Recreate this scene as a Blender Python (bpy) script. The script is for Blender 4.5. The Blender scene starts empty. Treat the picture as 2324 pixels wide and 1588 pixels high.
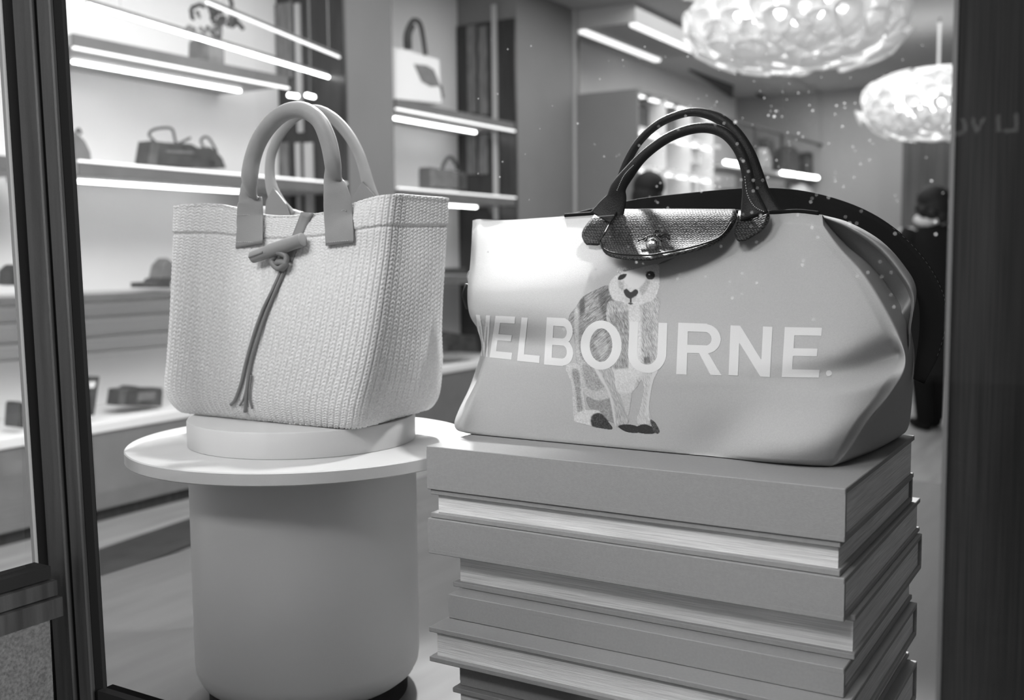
import bpy, bmesh, math, random
import numpy as np
from mathutils import Vector, Matrix
from mathutils.bvhtree import BVHTree
random.seed(4); rng = np.random.RandomState(4)
S = bpy.context.scene; COL = S.collection
# ------------------------------------------------------------------ camera
FPX, CX, CY = 2390., 1162., 794.
PITCH, ROLL, YAW, ZC = math.radians(5.0), math.radians(.55), math.radians(31.2), 1.21
fw = np.array([-math.sin(YAW)*math.cos(PITCH), math.cos(YAW)*math.cos(PITCH), -math.sin(PITCH)])
r0 = np.array([math.cos(YAW), math.sin(YAW), 0.]); u0 = np.cross(r0, fw)
rt = math.cos(ROLL)*r0 - math.sin(ROLL)*u0; up = math.cos(ROLL)*u0 + math.sin(ROLL)*r0
CAM = np.array([0., 0., ZC])
cd = bpy.data.cameras.new('camera'); cam = bpy.data.objects.new('camera', cd); COL.objects.link(cam)
m = Matrix(((rt[0], up[0], -fw[0], 0), (rt[1], up[1], -fw[1], 0), (rt[2], up[2], -fw[2], ZC), (0, 0, 0, 1)))
cam.matrix_world = m; cd.sensor_width = 36.; cd.lens = 36*FPX/2324; cd.clip_start = .05; cd.clip_end = 60
cd.dof.use_dof = True; cd.dof.focus_distance = 1.32; cd.dof.aperture_fstop = 4.3
S.camera = cam
# ------------------------------------------------------------------ world, exposure, lights
w = bpy.data.worlds.new('street'); S.world = w; w.use_nodes = True
w.node_tree.nodes['Background'].inputs[0].default_value = (1, 1, 1, 1)
w.node_tree.nodes['Background'].inputs[1].default_value = .15
S.view_settings.view_transform = 'Standard'; S.view_settings.look = 'None'
S.view_settings.gamma = 1; S.view_settings.use_curve_mapping = False; S.view_settings.exposure = 0.0

def light(name, kind, loc, target, energy, size=.1, size_y=None, spot=None, blend=.3):
    l = bpy.data.lights.new(name, kind); l.energy = energy
    if kind == 'AREA':
        l.size = size
        if size_y: l.shape = 'RECTANGLE'; l.size_y = size_y
    else: l.shadow_soft_size = size
    if spot: l.spot_size = math.radians(spot); l.spot_blend = blend
    o = bpy.data.objects.new(name, l); COL.objects.link(o); o.location = loc
    o.rotation_euler = (Vector(target)-Vector(loc)).to_track_quat('-Z', 'Y').to_euler()
    return o
light('key_spot_light', 'SPOT', (-1.80, 2.70, 2.95), (-.66, 1.2, 1.05), 820, .07, spot=30, blend=.4)
light('track_spot_light', 'SPOT', (-.30, 1.75, 2.95), (-1.08, 1.2, 1.1), 170, .06, spot=30, blend=.5)
light('window_top_light', 'AREA', (-1.5, .60, 2.9), (-.8, 1.2, 1.0), 30, .5, .3)
light('window_top_light', 'AREA', (-.75, .75, 2.9), (-.8, 1.2, 1.0), 28, .6, .2)
light('shop_ceiling_light', 'AREA', (-2.4, 7.5, 3.2), (-2.4, 7.5, 0), 220, 2.4, 11.0)
light('shop_ceiling_light', 'AREA', (-2.6, 2.4, 3.1), (-4.6, 3.0, 1.0), 70, 1.0, 2.5)
light('street_fill_light', 'AREA', (1.10, .05, 1.5), (-.9, 1.1, .85), 250, .6, .6)
light('street_fill_light', 'AREA', (-1.9, -1.1, 3.0), (-.8, 1.1, .85), 75, .8, .6)  # soft fill added on the street side, not a visible fixture
light('street_fill_light', 'AREA', (-.5, -2.2, 3.7), (-.8, 1.1, .85), 90, 1.0, .8)  # broad front fill added from the street side

# ------------------------------------------------------------------ helpers
def ray(x, y): return fw + rt*(x-CX)/FPX - up*(y-CY)/FPX
def atz(x, y, z): d = ray(x, y); return CAM + d*((z-ZC)/d[2])
def aty(x, y, Y): d = ray(x, y); return CAM + d*(Y/d[1])
def atx(x, y, X): d = ray(x, y); return CAM + d*(X/d[0])

def lin(v):
    v = v/255.; return v/12.92 if v <= .04045 else ((v+.055)/1.055)**2.4
def mat(name, g, rough=.6, spec=.4, metal=0., var=0., vscale=8., bump=0., bscale=200., emit=0., stretch=(1, 1, 1), trans=0., coat=0.):
    mt = bpy.data.materials.new(name); mt.use_nodes = True; nt = mt.node_tree; b = nt.nodes['Principled BSDF']
    b.inputs['Base Color'].default_value = (g, g, g, 1); b.inputs['Roughness'].default_value = rough
    b.inputs['Metallic'].default_value = metal; b.inputs['Specular IOR Level'].default_value = spec
    b.inputs['Coat Weight'].default_value = coat
    if trans: b.inputs['Transmission Weight'].default_value = trans
    if emit:
        b.inputs['Emission Color'].default_value = (1, 1, 1, 1); b.inputs['Emission Strength'].default_value = emit
    tc = nt.nodes.new('ShaderNodeTexCoord'); mp = nt.nodes.new('ShaderNodeMapping'); mp.inputs['Scale'].default_value = stretch
    nt.links.new(tc.outputs['Object'], mp.inputs[0])
    if var:
        n = nt.nodes.new('ShaderNodeTexNoise'); n.inputs['Scale'].default_value = vscale; n.inputs['Detail'].default_value = 5
        cr = nt.nodes.new('ShaderNodeMapRange'); cr.inputs[1].default_value = .3; cr.inputs[2].default_value = .7
        cr.inputs[3].default_value = max(0, g*(1-var)); cr.inputs[4].default_value = min(1, g*(1+var))
        cb = nt.nodes.new('ShaderNodeCombineColor')
        nt.links.new(mp.outputs[0], n.inputs[0]); nt.links.new(n.outputs[0], cr.inputs[0])
        for i in range(3): nt.links.new(cr.outputs[0], cb.inputs[i])
        nt.links.new(cb.outputs[0], b.inputs['Base Color'])
    if bump:
        n = nt.nodes.new('ShaderNodeTexNoise'); n.inputs['Scale'].default_value = bscale; n.inputs['Detail'].default_value = 2
        bp = nt.nodes.new('ShaderNodeBump'); bp.inputs['Strength'].default_value = bump; bp.inputs['Distance'].default_value = .002
        nt.links.new(mp.outputs[0], n.inputs[0]); nt.links.new(n.outputs[0], bp.inputs['Height']); nt.links.new(bp.outputs[0], b.inputs['Normal'])
    return mt

def mesh(name, verts, faces, m, parent=None, smooth=False, uv=None):
    me = bpy.data.meshes.new(name)
    me.from_pydata([tuple(map(float, v)) for v in verts], [], faces); me.materials.append(m)
    if smooth: me.polygons.foreach_set('use_smooth', [True]*len(me.polygons))
    me.update()
    o = bpy.data.objects.new(name, me); COL.objects.link(o)
    if parent is not None: attach(o, parent)
    return o
def attach(o, p):
    o.parent = p
    loc = Vector((0, 0, 0)); q = p
    while q is not None: loc += q.location; q = q.parent
    o.matrix_parent_inverse = Matrix.Translation(-loc)
def thing(name, label, cat, loc, group=None):
    o = bpy.data.objects.new(name, None); COL.objects.link(o); o.location = [float(v) for v in loc]; o.empty_display_size = .05
    o['label'] = label; o['category'] = cat
    if group: o['group'] = group
    return o
def tag(o, label, cat, group=None):
    o['label'] = label; o['category'] = cat
    if group: o['group'] = group
    return o
def struct(o): o['kind'] = 'structure'; return o
def sroot(name):
    o = bpy.data.objects.new(name, None); COL.objects.link(o); o['kind'] = 'structure'; return o

class G:                                   # collects solids into one mesh
    def __init__(s): s.v = []; s.f = []
    def add(s, v, f):
        n = len(s.v); s.v += [tuple(map(float, p)) for p in v]; s.f += [tuple(i+n for i in q) for q in f]; return s
    def box(s, x0, x1, y0, y1, z0, z1, b=0.):
        if b <= 0:
            v = [(x, y, z) for z in (z0, z1) for x, y in ((x0, y0), (x1, y0), (x1, y1), (x0, y1))]
            return s.add(v, [(3, 2, 1, 0), (4, 5, 6, 7), (0, 1, 5, 4), (1, 2, 6, 5), (2, 3, 7, 6), (3, 0, 4, 7)])
        rings = []
        for z, i in ((z0, b), (z0+b, 0), (z1-b, 0), (z1, b)):
            a0, a1, c0, c1 = x0+i, x1-i, y0+i, y1-i; e = b*.9 if i == 0 else b*.4
            rings.append([(a0+e, c0, z), (a1-e, c0, z), (a1, c0+e, z), (a1, c1-e, z), (a1-e, c1, z), (a0+e, c1, z), (a0, c1-e, z), (a0, c0+e, z)])
        v = sum(rings, []); f = [tuple(range(7, -1, -1)), tuple(range(24, 32))]
        for r in range(3):
            for k in range(8): f.append((r*8+k, r*8+(k+1) % 8, (r+1)*8+(k+1) % 8, (r+1)*8+k))
        return s.add(v, f)
    def tube(s, pts, rad, n=12, flat=1., ref=(0, 1, 0), cap=True):
        pts = [np.array(p, float) for p in pts]; k = len(pts); v = []; f = []
        if not hasattr(rad, '__len__'): rad = [rad]*k
        if not hasattr(flat, '__len__'): flat = [flat]*k
        for i, p in enumerate(pts):
            t = pts[min(i+1, k-1)]-pts[max(i-1, 0)]; t /= np.linalg.norm(t)+1e-12
            a = np.array(ref, float); a = a-t*(a@t); a /= np.linalg.norm(a)+1e-12; c = np.cross(t, a)
            for j in range(n):
                th = 2*math.pi*j/n; v.append(p+rad[i]*(math.cos(th)*a*flat[i]+math.sin(th)*c))
        for i in range(k-1):
            for j in range(n): f.append((i*n+j, i*n+(j+1) % n, (i+1)*n+(j+1) % n, (i+1)*n+j))
        if cap: f += [tuple(range(n-1, -1, -1)), tuple(range((k-1)*n, k*n))]
        return s.add(v, f)
    def prism(s, poly, vec):               # polygon of 3D points extruded by vec
        n = len(poly); v = [np.array(p, float) for p in poly]; v += [p+np.array(vec, float) for p in v]
        f = [tuple(range(n-1, -1, -1)), tuple(range(n, 2*n))]+[(i, (i+1) % n, n+(i+1) % n, n+i) for i in range(n)]
        return s.add(v, f)
    def lathe(s, cx, cy, prof, n=64):
        v = []; f = []; k = len(prof)
        for r, z in prof:
            for j in range(n): th = 2*math.pi*j/n; v.append((cx+r*math.cos(th), cy+r*math.sin(th), z))
        for i in range(k-1):
            for j in range(n): f.append((i*n+j, i*n+(j+1) % n, (i+1)*n+(j+1) % n, (i+1)*n+j))
        f += [tuple(range(n-1, -1, -1)), tuple(range((k-1)*n, k*n))]
        return s.add(v, f)
    def ball(s, c, r, n=10, sc=(1, 1, 1)):
        prof = [(math.sin(math.pi*(i+.001)/n), -math.cos(math.pi*i/n)) for i in range(n+1)]
        g = G().lathe(0, 0, prof, n*2)
        return s.add([(c[0]+p[0]*r*sc[0], c[1]+p[1]*r*sc[1], c[2]+p[2]*r*sc[2]) for p in g.v], g.f)
    def out(s, name, m, parent=None, smooth=False, ang=None):
        o = mesh(name, s.v, s.f, m, parent, smooth)
        if smooth and ang:
            for p in o.data.polygons: p.use_smooth = True
            try:
                o.data.set_sharp_from_angle(angle=math.radians(ang))
            except Exception: pass
        return o
def spline(pts, n):                        # Catmull-Rom through points (any dimension)
    P = np.array(pts, float); P = np.vstack([2*P[0]-P[1], P, 2*P[-1]-P[-2]]); k = len(pts)-1; out = []
    for t in np.linspace(0, k, n):
        i = min(int(t), k-1); u = t-i; a, b, c, d = P[i:i+4]
        out.append(.5*((2*b)+(-a+c)*u+(2*a-5*b+4*c-d)*u*u+(-a+3*b-3*c+d)*u**3))
    return np.array(out)
def grid(name, A, m, parent=None, smooth=True, closed=False, colors=None, mask=None):
    R, C, _ = A.shape; V = A.reshape(-1, 3); i, j = np.meshgrid(np.arange(R-1), np.arange(C if closed else C-1), indexing='ij')
    a = i*C+j; b = i*C+(j+1) % C; q = np.stack([a, b, b+C, a+C], -1).reshape(-1, 4)
    if mask is not None: q = q[mask.reshape(-1)[q].all(1)]
    me = bpy.data.meshes.new(name); me.vertices.add(len(V)); me.vertices.foreach_set('co', V.astype(np.float32).ravel())
    me.loops.add(q.size); me.loops.foreach_set('vertex_index', q.astype(np.int32).ravel())
    me.polygons.add(len(q)); me.polygons.foreach_set('loop_start', np.arange(0, q.size, 4, dtype=np.int32))
    me.polygons.foreach_set('loop_total', np.full(len(q), 4, np.int32))
    me.update(calc_edges=True); me.validate(); me.materials.append(m)
    if smooth: me.polygons.foreach_set('use_smooth', [True]*len(me.polygons))
    if colors is not None:
        at = me.color_attributes.new('print', 'FLOAT_COLOR', 'POINT'); c = np.ones((len(V), 4), np.float32); c[:, :3] = colors.reshape(-1, 1)
        at.data.foreach_set('color', c.ravel())
    o = bpy.data.objects.new(name, me); COL.objects.link(o)
    if parent is not None: attach(o, parent)
    return o

# ------------------------------------------------------------------ materials
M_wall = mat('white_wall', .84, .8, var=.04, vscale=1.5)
M_grey = mat('grey_column', .20, .7, var=.05, vscale=2)
M_ceil = mat('ceiling_paint', .44, .9, var=.05, vscale=1)
M_floor = mat('shop_floor', .26, .45, var=.22, vscale=2.2, stretch=(6, .6, 1))
M_plat = mat('platform_laminate', .08, .45, var=.18, vscale=3, stretch=(7, .7, 1))
M_dark = mat('dark_panel', .035, .3, var=.4, vscale=5, stretch=(6, 6, .6))
M_slat = mat('dull_bronze_slat', .17, .45, var=.5, vscale=7, stretch=(8, 8, 1))
M_bar = mat('pale_metal_bar', .5, .4)
M_fasc = mat('cabinet_fascia', .19, .6, var=.08)
M_shelf = mat('shelf_board', .40, .5, var=.05)
M_shelfd = mat('shelf_face', .14, .5, var=.1)
M_led = mat('led_strip', .9, .5, emit=10.5)
M_led2 = mat('dim_led_and_glow', .8, .5, emit=1.3)
M_post = mat('bronze_mullion', .009, .4, .3, metal=.1, var=.5, vscale=6, stretch=(12, 12, .7), bump=.1)
M_black = mat('black_gasket', .004, .8, .03)
M_edge = mat('lit_frame_edge', .07, .5)
M_gran = mat('granite_plinth', .017, .7, var=.6, vscale=260, bump=.2)
M_panel = mat('dark_fabric_panel', .035, .9, .03, var=.4, vscale=14, stretch=(50, 50, .5), bump=.1, bscale=300)
M_pave = mat('pavement_stone', .12, .9, var=.2)
M_ped = mat('pedestal_paint', .52, .5, .3, var=.03, vscale=3, bump=.05, bscale=500)
M_cloth = mat('book_cloth', .32, .75, .25, var=.04, vscale=300, bump=.25, bscale=1400)
M_paper = mat('page_edges', .86, .9, .1, var=.24, vscale=26, stretch=(.5, .5, 34), bump=.5, bscale=60)
M_bag = mat('canvas_twill', .42, .62, .3, var=.04, vscale=500, bump=.2, bscale=1300)
M_print = mat('pale_ink', .66, .6, .3, bump=.2, bscale=1300)
M_blk = mat('black_leather', .006, .5, .22, bump=.25, bscale=700)
M_snake = mat('grained_leather', .03, .5, .25)
M_strap = mat('black_webbing', .006, .7, .05, bump=.15, bscale=900)
M_chrome = mat('polished_metal', .8, .12, metal=1.)
M_stitch = mat('pale_thread', .4, .7)
M_raffia = mat('woven_raffia', .60, .75, .25, var=.12, vscale=420)
M_tan = mat('smooth_tan_leather', .225, .5, .35, var=.04, vscale=40, bump=.1, bscale=600)
M_tand = mat('tan_leather_cord', .17, .5, .35)
M_item = mat('dark_goods_leather', .05, .5, .5, var=.5, vscale=18)
M_itemg = mat('grey_goods_leather', .16, .5, .4, var=.2, vscale=20)
M_white = mat('white_goods', .88, .6)
M_coat = mat('black_coat', .006, .9, .1)
M_hair = mat('dark_hair', .005, .7, .3)
M_skin = mat('skin', .35, .6)
M_scarf = mat('pale_scarf', .5, .9, var=.3, vscale=30)
M_petal = mat('pleated_paper', .7, .7, emit=.22)
M_bulb = mat('lamp_glow', 1, .5, emit=6.)
M_niche = mat('glowing_niche_back', .6, .7, emit=.12)  # back panel glows faintly by itself to stand in for niche lighting
M_led3 = mat('niche_led', .9, .5, emit=2.2)
# grained (lizard-like) leather: small diamond scales
nt = M_snake.node_tree; b = nt.nodes['Principled BSDF']; tc = nt.nodes.new('ShaderNodeTexCoord'); mp = nt.nodes.new('ShaderNodeMapping')
mp.inputs['Rotation'].default_value = (0, math.radians(38), 0); mp.inputs['Scale'].default_value = (1, 1, 1.25)
vo = nt.nodes.new('ShaderNodeTexVoronoi'); vo.inputs['Scale'].default_value = 330; vo.inputs['Randomness'].default_value = .35
rp = nt.nodes.new('ShaderNodeMapRange'); rp.inputs[1].default_value = .15; rp.inputs[2].default_value = .6; rp.inputs[3].default_value = .085; rp.inputs[4].default_value = .004
cb = nt.nodes.new('ShaderNodeCombineColor'); bp = nt.nodes.new('ShaderNodeBump'); bp.inputs['Strength'].default_value = .5; bp.inputs['Distance'].default_value = .0008; bp.invert = True
nt.links.new(tc.outputs['Object'], mp.inputs[0]); nt.links.new(mp.outputs[0], vo.inputs[0]); nt.links.new(vo.outputs[0], rp.inputs[0])
for i in range(3): nt.links.new(rp.outputs[0], cb.inputs[i])
nt.links.new(cb.outputs[0], b.inputs['Base Color']); nt.links.new(vo.outputs[0], bp.inputs['Height']); nt.links.new(bp.outputs[0], b.inputs['Normal'])
# printed (colour attribute) ink
M_kang = bpy.data.materials.new('printed_fur'); M_kang.use_nodes = True; nt = M_kang.node_tree; b = nt.nodes['Principled BSDF']
at = nt.nodes.new('ShaderNodeVertexColor'); at.layer_name = 'print'; nt.links.new(at.outputs[0], b.inputs['Base Color']); b.inputs['Roughness'].default_value = .65
# window glass: clear with a Fresnel mirror coat
M_glass = bpy.data.materials.new('window_glass'); M_glass.use_nodes = True; nt = M_glass.node_tree; nt.nodes.clear()
o_ = nt.nodes.new('ShaderNodeOutputMaterial'); tr = nt.nodes.new('ShaderNodeBsdfTransparent'); gl = nt.nodes.new('ShaderNodeBsdfGlossy')
gl.inputs['Roughness'].default_value = 0.0; fr = nt.nodes.new('ShaderNodeFresnel'); fr.inputs[0].default_value = 1.45; mx = nt.nodes.new('ShaderNodeMixShader')
nt.links.new(fr.outputs[0], mx.inputs[0]); nt.links.new(tr.outputs[0], mx.inputs[1]); nt.links.new(gl.outputs[0], mx.inputs[2]); nt.links.new(mx.outputs[0], o_.inputs[0])

# ------------------------------------------------------------------ shell
XW, XF, ZCEIL = -4.68, -4.14, 3.24
struct(G().box(-6.2, 1.6, .88, 17.2, -.1, 0).out('floor', M_floor))
struct(G().box(-6.2, 1.6, .88, 17.2, ZCEIL, ZCEIL+.1).out('ceiling', M_ceil))
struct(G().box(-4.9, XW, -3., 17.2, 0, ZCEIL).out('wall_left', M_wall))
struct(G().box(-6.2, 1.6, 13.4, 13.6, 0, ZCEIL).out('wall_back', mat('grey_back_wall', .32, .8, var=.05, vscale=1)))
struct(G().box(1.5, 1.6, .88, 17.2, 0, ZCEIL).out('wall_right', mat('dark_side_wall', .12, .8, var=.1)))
struct(G().box(-9, 6, -9, .86, -.12, -.02).out('floor_pavement', M_pave))
struct(G().box(-1.87, 1.2, .90, 3.2, 0, .55).out('floor_display_platform', M_plat))
struct(G().box(-1.7, 1.5, .86, .90, 2.75, ZCEIL).out('wall_front', M_post))
q = [atz(222, 1246, .012), atz(428, 1176, .012), atz(900, 1015, .012), atz(900, 1051, .012), atz(428, 1237, .012), atz(226, 1317, .012)]  # dark strip laid on the floor to stand in for a shadow band
tag(G().prism(q[::-1], (0, 0, -.010)).out('floor_shadow', mat('painted_floor_shade', .035, .9, var=.2)), 'long dark strip painted as a shadow on the floor between the wall ledge and the display platform', 'painted shadow')
# far dark wall panel, right of the bright far wall
p = atz(2045, 500, 1.5)
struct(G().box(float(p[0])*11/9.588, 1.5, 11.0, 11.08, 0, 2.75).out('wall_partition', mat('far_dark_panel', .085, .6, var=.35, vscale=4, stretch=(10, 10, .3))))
# columns between the bays
for i, (y0, y1) in enumerate(((4.97, 5.42), (6.95, 7.87))):
    r = sroot('trim_%d' % (i+1)); G().box(XW, XF, y0, y1, 0, ZCEIL, .004).out('column', M_grey, r)
    # dark glossy return face with narrow upright panels
    yy = y0-.02
    G().box(XW+.005, XF-.004, yy, y0-.001, 0, 3.0).out('return_panel', M_dark, r)
    if i == 0: bars = [(628, 668, 12, 175, M_slat), (672, 690, 10, 300, M_bar), (636, 662, 325, 500, M_slat), (674, 688, 325, 500, M_bar), (694, 716, 325, 500, M_bar)]
    else: bars = [(1062, 1084, 60, 255, M_slat), (1088, 1109, 62, 260, M_slat), (1118, 1133, 12, 500, M_bar), (1062, 1084, 300, 395, M_slat), (1089, 1110, 305, 395, M_slat)]
    for a, c, t, bt, mm in bars:
        p0 = aty(a, t, yy); p1 = aty(c, bt, yy)
        G().box(p0[0], p1[0], yy-.02, yy-.001, p1[2], p0[2]).out('upright_panel', mm, r)
    if i == 1:
        G().box(XF-.002, XF+.02, y1-.015, y1+.0, 0, ZCEIL).out('corner_bead', M_bar, r); G().box(XF-.02, XF+.012, y1+.03, y1+.07, 0, ZCEIL).out('corner_bead', M_dark, r)
        G().box(XF-.02, XF+.016, y1+.11, y1+.20, 0, 2.2).out('corner_bead', M_bar, r)
# ceiling: cove with a lit edge, dark ceiling recesses
r = sroot('trim_3')
q = [atz(*c, ZCEIL-.01) for c in ((1303, 8), (1545, 85), (1560, 66), (1400, -10))]
G().prism([(-4.14, 7.9, ZCEIL-.16), (-3.60, 7.9, ZCEIL-.16), (-3.60, 9.5, ZCEIL-.16), (-4.14, 9.5, ZCEIL-.16)], (0, 0, .155)).out('cove_panel', M_ceil, r)
G().box(-3.66, -3.61, 7.92, 9.48, ZCEIL-.185, ZCEIL-.161).out('cove_light', M_led2, r)
G().box(-4.12, -4.06, 7.92, 9.48, ZCEIL-.185, ZCEIL-.161).out('cove_light', M_led2, r)
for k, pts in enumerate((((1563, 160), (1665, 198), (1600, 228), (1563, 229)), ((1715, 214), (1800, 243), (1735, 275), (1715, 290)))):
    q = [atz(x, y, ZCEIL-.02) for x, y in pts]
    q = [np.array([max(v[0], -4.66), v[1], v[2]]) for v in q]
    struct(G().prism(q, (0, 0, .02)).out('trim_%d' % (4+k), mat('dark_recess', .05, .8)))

# ------------------------------------------------------------------ windows
r = sroot('window_1')
def quad(name, pts, m, parent): return mesh(name, pts, [(0, 1, 2, 3)], m, parent)
quad('pane', [(-1.175, .88, .60), (.45, .88, .60), (.45, .88, 2.75), (-1.215, .88, 2.75)], M_glass, r)
G().box(-1.172, .3, .868, .892, .628, .645).out('gasket', M_black, r)
G().box(-1.172, .3, .84, .90, .0, .628).out('sill', M_post, r)
# dust specks and dried drops on the glass
g = G()
for k in range(260):
    x = rng.normal(1720, 200) if k % 3 else rng.uniform(1060, 2150); y = rng.normal(330, 150) if k % 2 else rng.uniform(60, 700)
    if not (1080 < x < 2150 and 20 < y < 1000): continue
    c = aty(x, y, .8785); rr = rng.choice([.0004, .0006, .0008, .0012], p=[.55, .32, .12, .01])
    g.add([(c[0]+rr*math.cos(t), .8785, c[2]+rr*math.sin(t)) for t in np.linspace(0, 2*math.pi, 9)[:-1]], [tuple(range(8))])
o = g.out('dust_speck', mat('dust', .16, .9), r); o['kind'] = 'stuff'
r = sroot('window_2')
quad('pane', [(-1.25, -.6, .807), (-1.25, .84, .807), (-1.25, .84, 2.75), (-1.25, -.6, 2.75)], M_glass, r)
G().box(-1.275, -1.24, -.6, .855, .790, .807).out('bottom_rail', M_black, r)
G().box(-1.28, -1.232, -.6, .858, .768, .788).out('bottom_rail', M_post, r)
G().box(-1.28, -1.225, -.6, .86, .74, .766).out('bottom_rail', M_post, r)
G().box(-1.29, -1.24, -.6, .85, 0, .74).out('plinth', M_gran, r)
r = sroot('trim_6')     # corner post, leaning very slightly
def post_bar(nm, x0, x1, y0, y1, z0, z1, mm):
    g = G().box(x0, x1, y0, y1, z0, z1, .002); g.v = [(a-.024*(c-1.03), b_, c) for a, b_, c in g.v]; g.out(nm, mm, r)
post_bar('lit_edge', -1.315, -1.305, .874, .880, .60, 2.75, M_edge)  # paler tone painted for the lit side of the frame
post_bar('gasket', -1.305, -1.275, .877, .883, .60, 2.75, M_black)
post_bar('mullion', -1.275, -1.236, .871, .884, 0, 2.75, M_post)
post_bar('groove', -1.238, -1.223, .878, .883, 0, 2.75, M_black)
post_bar('mullion', -1.225, -1.198, .871, .884, 0, 2.75, M_post)
post_bar('gasket', -1.198, -1.178, .876, .882, .60, 2.75, M_black)
r = sroot('trim_7')     # dark upholstered side panel, right
G().box(-.137, .75, .90, 1.06, 0, 2.75).out('side_panel', M_panel, r)
G().box(-.1385, -.135, .897, .90, 0, 2.75).out('edge_highlight', mat('painted_highlight', .16, .5), r)  # pale strip painted in as the highlight along the panel edge

# ------------------------------------------------------------------ shelving on the left wall
def shelf(name, label, y0, y1, z, led=True, ledy=None, th=.05, lip=False, toplip=False):
    t = thing(name, label, 'shelf', (-4.41, (y0+y1)/2, z), 'long display shelves on the left wall')
    G().box(XW+.002, XF-.012, y0, y1, z, z+th).out('board', M_shelf, t)
    G().box(XF-.011, XF+.004, y0, y1, z-.004, z+th+.002).out('front_edge', M_shelfd, t)
    if led:
        a, c = ledy; G().box(-4.448, -4.432, a, c, z-.014, z-.001).out('led_strip', M_led, t)
    if lip: G().box(XF-.006, XF+.010, y0, y1, z-.016, z-.005).out('edge_glow', M_led2, t)
    if toplip: G().box(XF-.004, XF+.012, y0, y1, z+th+.003, z+th+.012).out('edge_glow', M_led2, t)  # glowing strip stands in for a bright reflected line on the edge
    return t
shelf('display_shelf', 'upper lit shelf of the left bay with two thin light lines below it', 3.09, 4.46, 2.17, ledy=(3.31, 4.39), lip=True)
shelf('display_shelf', 'middle lit shelf of the left bay that carries the dark looped handbag', 3.09, 4.93, 1.605, ledy=(3.31, 4.37), toplip=True)
shelf('display_shelf', 'lowest thin shelf of the left bay above the shoe ledge, without a light', 2.0, 4.93, 1.035, led=False, th=.025)
shelf('display_shelf', 'lit shelf in the recess under the white tote with the dark lozenge', 5.44, 6.90, 2.17, ledy=(5.8, 6.82), lip=True)
shelf('display_shelf', 'lit shelf in the recess under the small boxy handbag', 5.44, 6.90, 1.605, ledy=(5.8, 6.82), toplip=True)
shelf('display_shelf', 'lowest thin shelf in the recess, glimpsed right of the woven tote', 5.44, 6.90, 1.035, led=False, th=.05)
shelf('display_shelf', 'lit shelf seen through the narrow side pane left of the dark post', 1.2, 3.0, 1.605, ledy=(1.5, 2.62))
# wall ribs of the left bay (pale horizontal ledge mouldings)
r = sroot('trim_8')
for z in (.98, .90, .80, .72): G().box(XW+.001, XW+.010, 1.5, 4.93, z, z+.022, .004).out('wall_moulding', M_wall, r)
def ledge(label, y0, y1):
    t = thing('display_ledge', label, 'cabinet', (-4.41, (y0+y1)/2, 0), 'low display ledges along the left wall')
    G().box(XW+.002, XF+.006, y0, y1, .42, .467, .004).out('top', M_wall, t)
    G().box(XW+.002, XF-.004, y0, y1, .06, .42).out('fascia', M_fasc, t)
    G().box(XW+.002, XF-.03, y0, y1, 0, .06).out('plinth', M_dark, t)
ledge('long low ledge cabinet with white top and grey front, left bay', 1.0, 4.94)
ledge('low ledge cabinet with white top in the recess behind the woven tote', 5.43, 6.92)
# glowing tubes added to stand in for light lines reflected in the glass
def linear(label, p0, p1, r_, m_):
    t = thing('reflection_tube', label, 'light', (np.array(p0)+np.array(p1))/2, 'added glowing tubes standing in for reflections over the left shelves')
    G().tube([p0, p1], r_*.72, 8).out('tube', m_, t)
    G().tube([np.array(p0)+(0, 0, r_*1.7), np.array(p1)+(0, 0, r_*1.7)], r_*.8, 6).out('added_housing', M_shelfd, t)
    for k in (.1, .9):
        q = np.array(p0)*(1-k)+np.array(p1)*k; G().tube([q+(0, 0, r_*2), (q[0], q[1], ZCEIL)], .0015, 5).out('cord', M_shelf, t)
linear('brightest slim tube standing in for a reflection slanting across the top of the left bay', atz(200, 11, 2.3), atz(745, 175, 2.3), .011, M_led)
linear('dim slim tube standing in for a reflection near the column top of the left bay', atz(470, 6, 2.3), atz(770, 130, 2.3), .009, M_led2)
for k, (a, b_) in enumerate(((650, 680), (692, 716))):
    p0, p1 = atz(a, 215, 2.05), atz(b_, 219+k*2, 2.05)
    t = thing('spot_lamp', ('left' if k == 0 else 'right')+' one of two stubby bright lamps just above the tote handle', 'light', p0)
    G().tube([p0*.85+p1*.15, p1*.85+p0*.15], .010, 10).out('diffuser', M_led, t)
    q = (p0+p1)/2; G().tube([q+(0, 0, .012), (q[0], q[1], ZCEIL)], .002, 5).out('stem', M_shelfd, t)

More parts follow.
